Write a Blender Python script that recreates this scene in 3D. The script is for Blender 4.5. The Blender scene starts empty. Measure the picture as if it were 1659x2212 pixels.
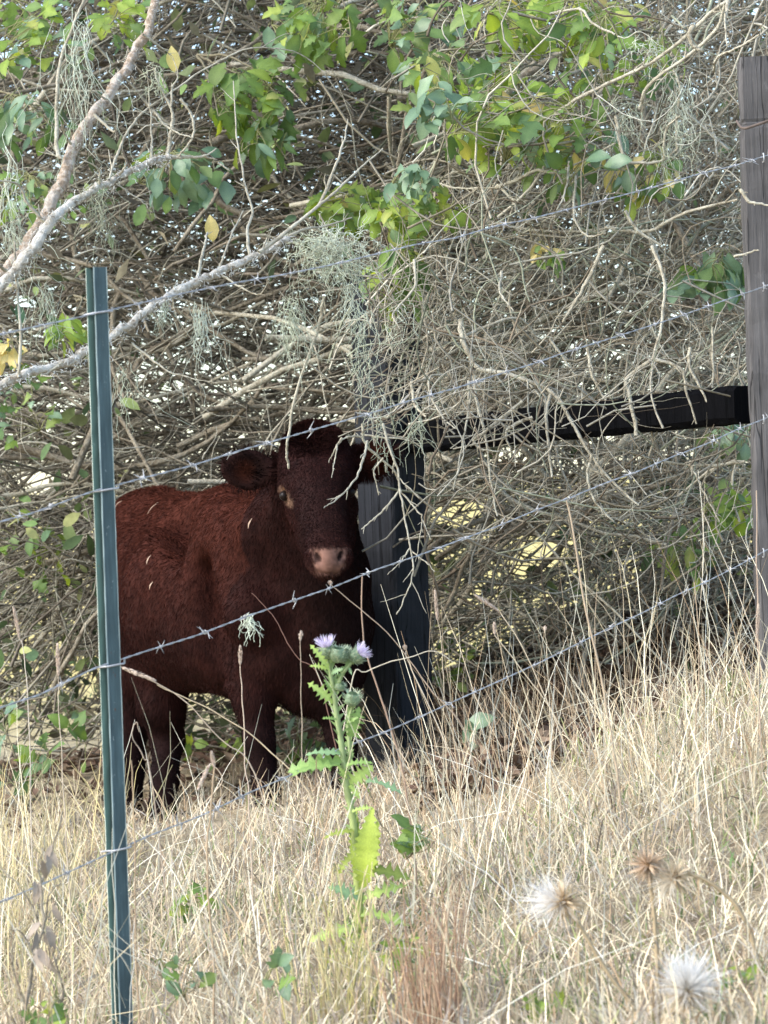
import bpy, math, random
import numpy as np
from mathutils import Vector, Matrix

random.seed(7)
rng = np.random.default_rng(7)
scene = bpy.context.scene
C = scene.collection

# ------------------------------------------------------------------ camera, world, sun, exposure
CAM_Z = 1.4
ROLL = math.radians(2.0)
FPX = 6430.0                       # focal length in units of a 1659 x 2212 picture
CR, SR = math.cos(ROLL), math.sin(ROLL)
cam_data = bpy.data.cameras.new('camera')
cam_data.sensor_width = 36.0
cam_data.lens = 36.0 * FPX / 2212.0
cam_data.clip_start = 0.1
cam_data.clip_end = 3000.0
cam_data.dof.use_dof = True
cam_data.dof.focus_distance = 6.6
cam_data.dof.aperture_fstop = 11.0
cam = bpy.data.objects.new('camera', cam_data)
cam.matrix_world = Matrix(((CR, SR, 0, 0), (0, 0, -1, 0), (-SR, CR, 0, CAM_Z), (0, 0, 0, 1)))
C.objects.link(cam)
scene.camera = cam

SUN_DIR = Vector((-0.74, -0.36, 0.60)).normalized()     # towards the sun
world = bpy.data.worlds.new('World')
scene.world = world
world.use_nodes = True
wn = world.node_tree
sky = wn.nodes.new('ShaderNodeTexSky')
sky.sky_type = 'NISHITA'
sky.sun_disc = False
sky.sun_elevation = math.asin(SUN_DIR.z)
sky.sun_rotation = math.atan2(SUN_DIR.x, SUN_DIR.y)
sky.air_density = 1.0
sky.dust_density = 1.0
sky.ozone_density = 1.0
wn.links.new(sky.outputs['Color'], wn.nodes['Background'].inputs['Color'])
wn.nodes['Background'].inputs['Strength'].default_value = 0.15

sun_data = bpy.data.lights.new('sun', 'SUN')
sun_data.energy = 1.5
sun_data.angle = math.radians(28)
sun_data.color = (1.0, 0.95, 0.87)
sun = bpy.data.objects.new('sun', sun_data)
sun.rotation_euler = (-SUN_DIR).to_track_quat('-Z', 'Y').to_euler()
C.objects.link(sun)

scene.view_settings.view_transform = 'Standard'
scene.view_settings.look = 'None'
scene.view_settings.gamma = 1.0
scene.view_settings.use_curve_mapping = False
scene.view_settings.exposure = 1.74


# ------------------------------------------------------------------ geometry helpers
def P(u, v, d):
    """place in the world of what stands d metres away at picture position (u, v)"""
    a, b = u - 829.5, 1106.0 - v
    return np.array([(a * CR + b * SR) * d / FPX, d, CAM_Z + (-a * SR + b * CR) * d / FPX])


def PA(u, v, d):
    a, b = np.asarray(u) - 829.5, 1106.0 - np.asarray(v)
    d = np.asarray(d) + 0 * a
    return np.stack([(a * CR + b * SR) * d / FPX, d, CAM_Z + (-a * SR + b * CR) * d / FPX], -1)


def PROJ(p):
    """picture position of world points"""
    X, Y, Z = p[..., 0], p[..., 1], p[..., 2] - CAM_Z
    k = FPX / Y
    return 829.5 + (X * CR - Z * SR) * k, 1106.0 - (X * SR + Z * CR) * k


def mesh_np(name, V, F, mat=None, col=None, smooth=True):
    V = np.asarray(V, dtype=np.float32).reshape(-1, 3)
    me = bpy.data.meshes.new(name)
    Fs = F if isinstance(F, list) else [F]
    Fs = [np.asarray(f, dtype=np.int32) for f in Fs if len(f)]
    nl = sum(f.size for f in Fs)
    nf = sum(len(f) for f in Fs)
    me.vertices.add(len(V))
    me.vertices.foreach_set('co', V.ravel())
    me.loops.add(nl)
    me.loops.foreach_set('vertex_index', np.concatenate([f.ravel() for f in Fs]))
    me.polygons.add(nf)
    tot = np.concatenate([np.full(len(f), f.shape[1], np.int32) for f in Fs])
    st = np.concatenate([[0], np.cumsum(tot)[:-1]]).astype(np.int32)
    me.polygons.foreach_set('loop_start', st)
    me.polygons.foreach_set('loop_total', tot)
    me.polygons.foreach_set('use_smooth', np.full(nf, bool(smooth)))
    if col is not None:
        col = np.asarray(col, dtype=np.float32)
        if col.shape[-1] == 3:
            col = np.concatenate([col, np.ones((len(col), 1), np.float32)], 1)
        at = me.color_attributes.new('col', 'FLOAT_COLOR', 'POINT')
        at.data.foreach_set('color', col.ravel())
    me.update(calc_edges=True)
    if mat:
        me.materials.append(mat)
    return me


class Geo:
    """collects vertices and faces for one mesh"""
    def __init__(self):
        self.V, self.Q, self.T, self.K, self.n = [], [], [], [], 0

    def add(self, V, Q=None, T=None, col=(1, 1, 1)):
        V = np.asarray(V, float).reshape(-1, 3)
        self.V.append(V)
        if Q is not None and len(Q):
            self.Q.append(np.asarray(Q, int).reshape(-1, 4) + self.n)
        if T is not None and len(T):
            self.T.append(np.asarray(T, int).reshape(-1, 3) + self.n)
        col = np.asarray(col, float)
        if col.ndim == 1:
            col = np.tile(col, (len(V), 1))
        self.K.append(col)
        self.n += len(V)

    def mesh(self, name, mat, smooth=True):
        F = []
        if self.Q:
            F.append(np.concatenate(self.Q))
        if self.T:
            F.append(np.concatenate(self.T))
        return mesh_np(name, np.concatenate(self.V), F, mat, np.concatenate(self.K), smooth)


def nrm(a):
    return a / np.maximum(np.linalg.norm(a, axis=-1, keepdims=True), 1e-9)


def tubes(paths, radii, sides=4, cap=False):
    """paths (N,K,3), radii (N,K) -> vertices (N*K*S,3), quads"""
    paths = np.asarray(paths, float)
    radii = np.asarray(radii, float)
    if paths.ndim == 2:
        paths, radii = paths[None], radii[None]
    N, K, _ = paths.shape
    t = np.gradient(paths, axis=1)
    t = nrm(t)
    ref = np.zeros_like(t)
    mean = nrm(t.mean(1))
    ax = np.argmin(np.abs(mean), axis=1)
    ref[np.arange(N), :, ax] = 1.0
    a = nrm(np.cross(t, ref))
    b = np.cross(t, a)
    ang = np.arange(sides) * 2 * math.pi / sides
    V = paths[:, :, None] + radii[:, :, None, None] * (
        a[:, :, None] * np.cos(ang)[None, None, :, None] + b[:, :, None] * np.sin(ang)[None, None, :, None])
    i = np.arange(N)[:, None, None] * K * sides
    k = np.arange(K - 1)[None, :, None] * sides
    s = np.arange(sides)[None, None, :]
    s2 = (s + 1) % sides
    Q = np.stack([i + k + s, i + k + s2, i + k + sides + s2, i + k + sides + s], -1).reshape(-1, 4)
    return V.reshape(-1, 3), Q


def smooth_path(pts, n):
    """Catmull-Rom through pts, n samples"""
    pts = np.asarray(pts, float)
    p = np.concatenate([[2 * pts[0] - pts[1]], pts, [2 * pts[-1] - pts[-2]]])
    m = len(pts) - 1
    tt = np.linspace(0, m - 1e-6, n)
    i = tt.astype(int)
    f = (tt - i)[:, None]
    p0, p1, p2, p3 = p[i], p[i + 1], p[i + 2], p[i + 3]
    return 0.5 * (2 * p1 + (p2 - p0) * f + (2 * p0 - 5 * p1 + 4 * p2 - p3) * f ** 2 + (3 * p1 - p0 - 3 * p2 + p3) * f ** 3)


def wobble(path, amp, seed=None):
    r = rng if seed is None else np.random.default_rng(seed)
    n = len(path)
    w = r.normal(0, 1, (n, 3))
    w = (w + np.roll(w, 1, 0) + np.roll(w, -1, 0)) / 2
    return path + w * amp


def strips(paths, widths, side):
    """ribbons: paths (N,K,3), widths (N,K), side (N,3)"""
    N, K, _ = paths.shape
    off = side[:, None] * widths[:, :, None] * 0.5
    V = np.stack([paths - off, paths + off], 2).reshape(-1, 3)
    i = np.arange(N)[:, None] * K * 2
    k = np.arange(K - 1)[None] * 2
    b = (i + k).reshape(-1)
    return V, np.stack([b, b + 1, b + 3, b + 2], -1)


def obj(name, me, parent=None, M=None):
    o = bpy.data.objects.new(name, me)
    C.objects.link(o)
    if parent is not None:
        o.parent = parent
        off = Matrix.Translation(-Vector(parent['_o']))
        o['_o'] = tuple(parent['_o'])
        if M is None:
            o.matrix_local = off if parent.type == 'EMPTY' else Matrix.Identity(4)
        else:
            o.matrix_local = off @ M if parent.type == 'EMPTY' else M
    else:
        o['_o'] = (0.0, 0.0, 0.0)
        if M is not None:
            o.matrix_local = M
    return o


def tag(o, label, cat, group=None, kind=None):
    if label:
        o['label'] = label
    if cat:
        o['category'] = cat
    if group:
        o['group'] = group
    if kind:
        o['kind'] = kind
    return o


def thing(name, label, cat, loc, group=None):
    o = bpy.data.objects.new(name, None)
    o.empty_display_size = 0.05
    o.location = Vector(loc)
    C.objects.link(o)
    o['_o'] = tuple(float(c) for c in loc)
    return tag(o, label, cat, group)


# ------------------------------------------------------------------ materials
def new_mat(name):
    m = bpy.data.materials.new(name)
    m.use_nodes = True
    nt = m.node_tree
    b = nt.nodes['Principled BSDF']
    return m, nt, b


def N(nt, t, **kw):
    n = nt.nodes.new(t)
    for k, v in kw.items():
        setattr(n, k, v)
    return n


def mix_rgb(nt, fac, a, b, mode='MIX'):
    n = N(nt, 'ShaderNodeMix', data_type='RGBA', blend_type=mode)
    for s, val in ((n.inputs[0], fac), (n.inputs[6], a), (n.inputs[7], b)):
        if isinstance(val, (int, float)):
            s.default_value = val
        elif isinstance(val, tuple):
            s.default_value = val if len(val) == 4 else (*val, 1)
        else:
            nt.links.new(val, s)
    return n.outputs[2]


def noise(nt, scale, detail=4, rough=0.6, vec=None):
    n = N(nt, 'ShaderNodeTexNoise')
    n.inputs['Scale'].default_value = scale
    n.inputs['Detail'].default_value = detail
    n.inputs['Roughness'].default_value = rough
    if vec is not None:
        nt.links.new(vec, n.inputs['Vector'])
    return n.outputs['Fac']


def ramp(nt, fac, stops):
    r = N(nt, 'ShaderNodeValToRGB')
    el = r.color_ramp.elements
    while len(el) < len(stops):
        el.new(0.5)
    for e, (p, c) in zip(el, stops):
        e.position = p
        e.color = (*c, 1)
    nt.links.new(fac, r.inputs['Fac'])
    return r.outputs['Color']


def bump(nt, b, h, strength=0.3, dist=0.002):
    n = N(nt, 'ShaderNodeBump')
    n.inputs['Strength'].default_value = strength
    n.inputs['Distance'].default_value = dist
    nt.links.new(h, n.inputs['Height'])
    nt.links.new(n.outputs['Normal'], b.inputs['Normal'])


def objcoord(nt, scale=(1, 1, 1)):
    t = N(nt, 'ShaderNodeTexCoord')
    mp = N(nt, 'ShaderNodeMapping')
    mp.inputs['Scale'].default_value = scale
    nt.links.new(t.outputs['Object'], mp.inputs['Vector'])
    return mp.outputs['Vector']


def attr_mat(name, rough=0.7, spec=0.3, nscale=60, namp=0.35, trans=0.0, sheen=0.0):
    """colour from the mesh's own 'col', mottled by noise, optionally letting light through"""
    m, nt, b = new_mat(name)
    a = N(nt, 'ShaderNodeAttribute', attribute_name='col')
    f = noise(nt, nscale, vec=objcoord(nt))
    g = ramp(nt, f, [(0.25, (1 - namp,) * 3), (0.75, (1 + namp,) * 3)])
    c = mix_rgb(nt, 1.0, a.outputs['Color'], g, 'MULTIPLY')
    nt.links.new(c, b.inputs['Base Color'])
    b.inputs['Roughness'].default_value = rough
    b.inputs['Specular IOR Level'].default_value = spec
    if sheen:
        b.inputs['Sheen Weight'].default_value = sheen
    if trans:
        out = nt.nodes['Material Output']
        tr = N(nt, 'ShaderNodeBsdfTranslucent')
        nt.links.new(c, tr.inputs['Color'])
        mx = N(nt, 'ShaderNodeMixShader')
        mx.inputs[0].default_value = trans
        nt.links.new(b.outputs[0], mx.inputs[1])
        nt.links.new(tr.outputs[0], mx.inputs[2])
        nt.links.new(mx.outputs[0], out.inputs['Surface'])
    return m


def leaf_mat(name, stops, rough=0.55, trans=0.38, spec=0.25):
    """each leaf takes its own tint from a per-object random number; veins and blotches by noise"""
    m, nt, b = new_mat(name)
    oi = N(nt, 'ShaderNodeObjectInfo')
    base = ramp(nt, oi.outputs['Random'], stops)
    f = noise(nt, 45, vec=objcoord(nt))
    g = ramp(nt, f, [(0.3, (0.75,) * 3), (0.7, (1.2,) * 3)])
    c = mix_rgb(nt, 1.0, base, g, 'MULTIPLY')
    a = N(nt, 'ShaderNodeAttribute', attribute_name='col')
    c = mix_rgb(nt, 1.0, c, a.outputs['Color'], 'MULTIPLY')
    nt.links.new(c, b.inputs['Base Color'])
    b.inputs['Roughness'].default_value = rough
    b.inputs['Specular IOR Level'].default_value = spec
    out = nt.nodes['Material Output']
    tr = N(nt, 'ShaderNodeBsdfTranslucent')
    c2 = mix_rgb(nt, 1.0, c, (1.5, 1.35, 0.5), 'MULTIPLY')
    nt.links.new(c2, tr.inputs['Color'])
    mx = N(nt, 'ShaderNodeMixShader')
    mx.inputs[0].default_value = trans
    nt.links.new(b.outputs[0], mx.inputs[1])
    nt.links.new(tr.outputs[0], mx.inputs[2])
    nt.links.new(mx.outputs[0], out.inputs['Surface'])
    return m


M_GRASS = attr_mat('dry_grass', 0.75, 0.25, 30, 0.22, trans=0.18)
M_TWIG = attr_mat('twig_bark', 0.85, 0.2, 90, 0.4)
M_LICHEN = attr_mat('lichen', 0.9, 0.1, 60, 0.2, trans=0.15)
M_LITTER = attr_mat('leaf_litter', 0.85, 0.2, 40, 0.3, trans=0.1)
M_FUR = attr_mat('fur', 0.8, 0.08, 25, 0.35)
M_THISTLE = attr_mat('thistle_green', 0.5, 0.35, 50, 0.2, trans=0.3)
M_SEED = attr_mat('seed_fluff', 0.8, 0.2, 60, 0.12, trans=0.3)
M_LEAF_G = leaf_mat('leaf_green', [(0.0, (0.085, 0.15, 0.065)), (0.35, (0.12, 0.20, 0.065)), (0.6, (0.16, 0.25, 0.06)), (0.8, (0.14, 0.21, 0.11)), (1.0, (0.21, 0.28, 0.08))])
M_LEAF_Y = leaf_mat('leaf_yellow_green', [(0.0, (0.16, 0.25, 0.06)), (0.4, (0.22, 0.32, 0.065)), (0.8, (0.28, 0.36, 0.085)), (0.97, (0.38, 0.38, 0.14)), (1.0, (0.46, 0.36, 0.16))], trans=0.45)
M_LEAF_B = leaf_mat('leaf_grey_green', [(0.0, (0.10, 0.17, 0.10)), (0.5, (0.14, 0.22, 0.14)), (1.0, (0.19, 0.27, 0.17))], rough=0.42, trans=0.28, spec=0.4)
M_LEAF_GOLD = leaf_mat('leaf_gold', [(0.0, (0.55, 0.48, 0.22)), (1.0, (0.50, 0.42, 0.20))], trans=0.35)


def mat_bark(name, c0, c1, c2, s=55, patch=(0.42, 0.6)):
    m, nt, b = new_mat(name)
    v = objcoord(nt)
    f = noise(nt, s, 6, 0.65, v)
    f2 = noise(nt, s * 0.25, 3, 0.5, v)
    c = ramp(nt, f, [(0.3, c0), (0.5, c1), (0.68, c2)])
    c = mix_rgb(nt, ramp(nt, f2, [(patch[0], (0, 0, 0)), (patch[1], (0.8,) * 3)]), c, c2)
    nt.links.new(c, b.inputs['Base Color'])
    b.inputs['Roughness'].default_value = 0.9
    b.inputs['Specular IOR Level'].default_value = 0.15
    bump(nt, b, f, 1.0, 0.012)
    return m


M_BARK_WHITE = mat_bark('lichened_bark', (0.18, 0.14, 0.095), (0.44, 0.40, 0.33), (0.68, 0.65, 0.58), 95, (0.45, 0.62))
M_BARK_PINK = mat_bark('pinkish_bark', (0.20, 0.15, 0.10), (0.40, 0.31, 0.23), (0.62, 0.55, 0.47), 95, (0.48, 0.66))
M_BARK_GREY = mat_bark('grey_bark', (0.10, 0.08, 0.055), (0.21, 0.175, 0.125), (0.33, 0.29, 0.22), 70)
M_BARK_PALE = mat_bark('pale_bark', (0.20, 0.17, 0.12), (0.40, 0.36, 0.27), (0.52, 0.49, 0.39), 70)


def mat_timber(name, c0, c1, spec=0.2):
    m, nt, b = new_mat(name)
    v = objcoord(nt, (60, 60, 2.5))
    f = noise(nt, 1.6, 8, 0.7, v)
    f2 = noise(nt, 9, 4, 0.6, objcoord(nt))
    c = ramp(nt, f, [(0.3, c0), (0.7, c1)])
    c = mix_rgb(nt, 0.5, c, ramp(nt, f2, [(0.3, (0.55,) * 3), (0.7, (1.35,) * 3)]), 'MULTIPLY')
    fc = noise(nt, 0.9, 3, 0.5, objcoord(nt, (38, 38, 0.9)))
    crack = ramp(nt, fc, [(0.485, (1, 1, 1)), (0.5, (0.12,) * 3), (0.515, (1, 1, 1))])
    c = mix_rgb(nt, 0.85, c, crack, 'MULTIPLY')
    fp = noise(nt, 26, 5, 0.7, objcoord(nt, (1, 1, 0.5)))
    c = mix_rgb(nt, ramp(nt, fp, [(0.64, (0, 0, 0)), (0.74, (0.5,) * 3)]), c, tuple(min(1, x * 1.6) for x in c1))
    nt.links.new(c, b.inputs['Base Color'])
    b.inputs['Roughness'].default_value = 0.8
    b.inputs['Specular IOR Level'].default_value = spec
    hsum = mix_rgb(nt, 1.0, f, crack, 'MULTIPLY')
    bump(nt, b, hsum, 0.9, 0.004)
    return m


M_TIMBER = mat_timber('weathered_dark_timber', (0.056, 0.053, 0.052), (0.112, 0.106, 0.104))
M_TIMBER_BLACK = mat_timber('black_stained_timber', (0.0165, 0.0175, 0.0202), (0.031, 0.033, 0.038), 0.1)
M_TIMBER_RAIL = mat_timber('near_black_timber', (0.0018, 0.0018, 0.0024), (0.0042, 0.0042, 0.0052), 0.04)  # near-black rail timber, darker than the brace post


def mat_metal_paint():
    m, nt, b = new_mat('green_post_paint')
    a = N(nt, 'ShaderNodeAttribute', attribute_name='col')
    f = noise(nt, 3, 6, 0.7, objcoord(nt, (60, 60, 4)))
    f2 = noise(nt, 190, 3, 0.7, objcoord(nt, (1, 1, 0.35)))
    g = ramp(nt, f, [(0.3, (0.7,) * 3), (0.7, (1.3,) * 3)])
    c = mix_rgb(nt, 1.0, a.outputs['Color'], g, 'MULTIPLY')
    c = mix_rgb(nt, ramp(nt, f2, [(0.66, (0, 0, 0)), (0.76, (0.55,) * 3)]), c, (0.42, 0.46, 0.46))
    f3 = noise(nt, 70, 5, 0.75, objcoord(nt, (1, 1, 0.5)))
    c = mix_rgb(nt, ramp(nt, f3, [(0.66, (0, 0, 0)), (0.70, (0.9,) * 3)]), c, (0.10, 0.045, 0.025))
    nt.links.new(c, b.inputs['Base Color'])
    b.inputs['Roughness'].default_value = 0.6
    b.inputs['Specular IOR Level'].default_value = 0.2
    bump(nt, b, f2, 0.25, 0.001)
    return m


def mat_wire():
    m, nt, b = new_mat('galvanised_wire')
    f = noise(nt, 40, 4, 0.6, objcoord(nt))
    nt.links.new(ramp(nt, f, [(0.3, (0.24, 0.24, 0.24)), (0.7, (0.50, 0.50, 0.505))]), b.inputs['Base Color'])
    b.inputs['Metallic'].default_value = 0.15
    b.inputs['Roughness'].default_value = 0.5
    return m


M_POST = mat_metal_paint()
M_WIRE = mat_wire()


def plain(name, c, rough=0.5, nscale=40, amp=0.2, spec=0.4, coat=0.0):
    m, nt, b = new_mat(name)
    f = noise(nt, nscale, vec=objcoord(nt))
    nt.links.new(ramp(nt, f, [(0.3, tuple(x * (1 - amp) for x in c)), (0.7, tuple(min(1, x * (1 + amp)) for x in c))]), b.inputs['Base Color'])
    b.inputs['Roughness'].default_value = rough
    b.inputs['Specular IOR Level'].default_value = spec
    b.inputs['Coat Weight'].default_value = coat
    return m


# ------------------------------------------------------------------ ground
CTRL = [(268, 2316, 5.0), (1645, 1510, 6.75), (905, 1705, 8.2), (575, 1735, 7.82), (350, 1798, 8.37), (280, 1765, 8.65),
        (755, 1730, 7.85), (777, 2055, 5.3), (1659, 2330, 4.0), (830, 2420, 4.0), (100, 2560, 4.0), (1659, 1850, 5.2),
        (1250, 1500, 8.8), (1600, 1340, 9.0), (100, 1700, 9.2), (700, 1600, 10.0), (1300, 1340, 10.6), (400, 1620, 11.0),
        (1300, 2080, 5.0), (30, 2000, 6.6), (500, 1960, 6.4), (1100, 1790, 6.6), (1640, 3000, 2.6), (100, 3500, 2.6), (2400, 1500, 7.0), (-700, 2050, 7.0)]
_cp = np.array([P(*c) for c in CTRL])


def _tps_fit(p):
    n = len(p)
    r = np.linalg.norm(p[:, None, :2] - p[None, :, :2], axis=-1)
    K = np.where(r > 0, r * r * np.log(r + 1e-12), 0) + 0.02 * np.eye(n)
    A = np.zeros((n + 3, n + 3))
    A[:n, :n] = K
    A[:n, n] = 1
    A[:n, n + 1:] = p[:, :2]
    A[n, :n] = 1
    A[n + 1:, :n] = p[:, :2].T
    return np.linalg.solve(A, np.concatenate([p[:, 2], [0, 0, 0]]))


_tw = _tps_fit(_cp)


def ground_z(x, y):
    x = np.asarray(x, float)
    y = np.asarray(y, float)
    xc, yc = np.clip(x, -1.9, 1.9), np.clip(y, 2.4, 11.0)
    r = np.sqrt((xc[..., None] - _cp[:, 0]) ** 2 + (yc[..., None] - _cp[:, 1]) ** 2)
    z = (np.where(r > 0, r * r * np.log(r + 1e-12), 0) * _tw[:-3]).sum(-1) + _tw[-3] + _tw[-2] * xc + _tw[-1] * yc
    far = 0.35 + np.clip(y - 13, 0, 60) * 0.030 - np.clip(y - 90, 0, 400) * 0.02
    w = np.clip((y - 10.5) / 4.5, 0, 1)
    w = w * w * (3 - 2 * w)
    near = np.clip((2.4 - y) / 6, 0, 1)
    z = z * (1 - w) + far * w
    z = z * (1 - near) + 0.1 * near
    bumpy = 0.02 * np.sin(3.1 * x + 1.7 * y) + 0.014 * np.sin(7.3 * x - 5.1 * y + 1)
    return z + bumpy * np.clip(1 - (y - 12) / 20, 0.0, 1)


def grow(a, b, n, k):
    t = np.linspace(0, 1, n)[1:]
    return a + (b - a) * t ** k


gx = np.concatenate([-grow(3, 900, 22, 3)[::-1], np.linspace(-3, 3, 81), grow(3, 900, 22, 3)])
gy = np.concatenate([-grow(-1, 300, 10, 3)[::-1], np.linspace(1.2, 14, 150), grow(14, 1600, 40, 3)])
XX, YY = np.meshgrid(gx, gy)
ZZ = ground_z(XX, YY)
ny, nx = XX.shape
idx = np.arange(nx * ny).reshape(ny, nx)
Q = np.stack([idx[:-1, :-1], idx[:-1, 1:], idx[1:, 1:], idx[1:, :-1]], -1).reshape(-1, 4)


def mat_ground():
    m, nt, b = new_mat('dry_soil_and_thatch')
    v = objcoord(nt)
    f = noise(nt, 14, 8, 0.7, v)
    f2 = noise(nt, 1.3, 4, 0.6, v)
    c = ramp(nt, f, [(0.25, (0.12, 0.095, 0.062)), (0.5, (0.28, 0.23, 0.15)), (0.75, (0.46, 0.39, 0.27))])
    c2 = ramp(nt, f, [(0.25, (0.52, 0.40, 0.14)), (0.7, (0.74, 0.60, 0.24))])
    sep = N(nt, 'ShaderNodeSeparateXYZ')
    nt.links.new(v, sep.inputs[0])
    fr = N(nt, 'ShaderNodeMapRange')
    fr.inputs[1].default_value = 13
    fr.inputs[2].default_value = 18
    nt.links.new(sep.outputs['Y'], fr.inputs[0])
    c = mix_rgb(nt, fr.outputs[0], c, c2)
    c = mix_rgb(nt, 0.35, c, ramp(nt, f2, [(0.3, (0.6,) * 3), (0.7, (1.3,) * 3)]), 'MULTIPLY')
    nt.links.new(c, b.inputs['Base Color'])
    b.inputs['Roughness'].default_value = 0.95
    b.inputs['Specular IOR Level'].default_value = 0.1
    bump(nt, b, f, 0.8, 0.02)
    return m


tag(obj('ground', mesh_np('ground', np.stack([XX, YY, ZZ], -1), Q, mat_ground())), None, None, kind='structure')


# ------------------------------------------------------------------ fence: wooden posts, rail, metal post, wires
def timber(name_mesh, p0, p1, w, h, side, mat, nseg=46, chamfer=0.007, seed=1, grooves=()):
    """squared timber from p0 to p1 with chamfered, slightly uneven edges; side = one face normal"""
    p0, p1 = np.array(p0, float), np.array(p1, float)
    ax = nrm(p1 - p0)
    s = np.array(side, float)
    s = nrm(s - ax * s.dot(ax))
    t = np.cross(ax, s)
    r = np.random.default_rng(seed)
    prof = []
    for a, b in ((1, 1), (-1, 1), (-1, -1), (1, -1)):
        ch = chamfer
        e = [(a * w / 2, b * (h / 2 - ch)), (a * (w / 2 - ch), b * h / 2)]
        prof += e if a * b > 0 else e[::-1]
    prof = np.array(prof)
    L = np.linalg.norm(p1 - p0)
    ks = sorted(set([i / nseg for i in range(nseg + 1)] + [g + dd for g in grooves for dd in (-0.006, -0.002, 0.002, 0.006)]))
    V = []
    for k in ks:
        sc = 1 + r.normal(0, 0.004)
        for g in grooves:
            if abs(k - g) < 0.0025:
                sc = 0.955
        if k == ks[0] or k == ks[-1]:
            sc = 0.985
        j = r.normal(0, 0.0011, prof.shape)
        if r.random() < 0.15:
            q_ = r.integers(0, 8)
            j[q_] -= np.sign(prof[q_]) * r.uniform(.001, .0035)
        for q in prof * sc + j:
            V.append(p0 + ax * L * k + s * q[0] + t * q[1])
    n = len(prof)
    Qf = [(i * n + j, i * n + (j + 1) % n, (i + 1) * n + (j + 1) % n, (i + 1) * n + j) for i in range(len(ks) - 1) for j in range(n)]
    last = (len(ks) - 1) * n
    V.append(p1)
    V.append(p0)
    T = [(last + j, last + (j + 1) % n, last + n) for j in range(n)] + [((j + 1) % n, j, last + n + 1) for j in range(n)]
    return mesh_np(name_mesh, V, [np.array(Qf), np.array(T)], mat, None, False)


# brace post behind the cow (a corner towards the viewer)
mp = P(868, 1700, 8.27)
mp_top = mp.copy()
mp_top[2] = P(868, 585, 8.27)[2]
mp[2] -= 0.35
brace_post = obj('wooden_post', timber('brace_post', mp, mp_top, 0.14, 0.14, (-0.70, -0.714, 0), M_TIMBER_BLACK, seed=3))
tag(brace_post, 'black square wooden post standing close behind the cow head', 'post')

# big end post at the right edge
ep_l = P(1628, 1500, 6.75)
ep = ep_l + np.array([0.099, 0.075, 0])
ep_top = ep.copy()
ep_top[2] = P(1597, 122, 6.75)[2]
eb = ep.copy()
eb[2] = ground_z(ep[0], ep[1]) - 0.3
end_post = obj('wooden_post', timber('end_post', eb, ep_top, 0.15, 0.15, (-0.08, -1, 0), M_TIMBER, seed=5, grooves=(1 - 0.107 / 1 * 0.81,)))
tag(end_post, 'tall weathered grey-brown wooden post at the right edge carrying the wires', 'post')

# rail between the two
r0 = P(905, 945, 8.27)
r0 = np.array([mp[0] + 0.06, mp[1] - 0.0, P(905, 945, 8.27)[2]])
r1 = P(1618, 872, 6.93)
rail = obj('wooden_rail', timber('brace_rail', r0, r1, 0.09, 0.088, (-0.8, -0.5, 0), M_TIMBER_RAIL, seed=8, chamfer=0.012))
tag(rail, 'dark horizontal wooden rail joining the two wooden posts', 'rail')

# metal T post
tb = P(268, 2316, 5.0)
tt = P(198, 578, 5.0)
tpost = thing('metal_fence_post', 'dark green metal fence post with worn bright edges in the left foreground', 'post', (tb[0], tb[1], ground_z(tb[0], tb[1])))


def tpost_mesh():
    g = Geo()
    z0, z1 = ground_z(tb[0], tb[1]) - 0.3, tt[2]
    nz = 60
    zs = np.linspace(z0, z1, nz)
    cx = np.linspace(tb[0], tb[0], nz)
    W = 0.0178
    # front outline of the section: left flange, ridge, right flange (x, y), then back
    sec = np.array([(-W, 0.004), (-W, 0.001), (-W + 0.0012, 0.0), (-0.0052, -0.0005), (-0.0042, -0.010), (-0.0036, -0.0112), (-0.0020, -0.0112), (-0.0010, -0.0105),
                    (W - 0.0012, -0.0015), (W, -0.0003), (W, 0.004)])
    cols = np.array([(0.50, 0.56, 0.50), (0.55, 0.60, 0.52), (0.05, 0.10, 0.09), (0.008, 0.020, 0.019), (0.008, 0.020, 0.019), (0.20, 0.26, 0.26), (0.22, 0.28, 0.28),
                     (0.055, 0.085, 0.092), (0.062, 0.095, 0.10), (0.48, 0.54, 0.48), (0.46, 0.52, 0.46)])  # left face painted dark, right face lighter, standing in for light and shade
    n = len(sec)
    r = np.random.default_rng(3)
    V, K = [], []
    for z in zs:
        jit = r.normal(0, 0.00025, sec.shape)
        for (x, y), j in zip(sec, jit):
            V.append((tb[0] + x + j[0], tb[1] + y + j[1], z))
        K.append(cols * (0.85 + 0.3 * r.random((n, 1))))
    Qf = [(i * n + j, i * n + (j + 1) % n, (i + 1) * n + (j + 1) % n, (i + 1) * n + j) for i in range(nz - 1) for j in range(n)]
    last = (nz - 1) * n
    T = [(last, last + j, last + j + 1) for j in range(1, n - 1)]
    g.add(V, Qf, T, np.concatenate(K))
    return g.mesh('post_shaft', M_POST, False)


obj('shaft', tpost_mesh(), tpost)


# wires: four strands; their heights on the metal post and on the end post
WIRES = [((205, 676, 4.985), (1659, 338, 6.66)), ((215, 1060, 4.985), (1659, 616, 6.66)),
         ((228, 1440, 4.985), (1659, 902, 6.66)), ((245, 1838, 4.985), (1659, 1190, 6.66))]
names = ['top strand of barbed wire crossing above the cow head and pale branch',
         'second strand of barbed wire from the top, just touching the cow poll',
         'third strand of barbed wire crossing below the cow muzzle',
         'lowest strand of barbed wire running through the grass behind the thistle']


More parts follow.
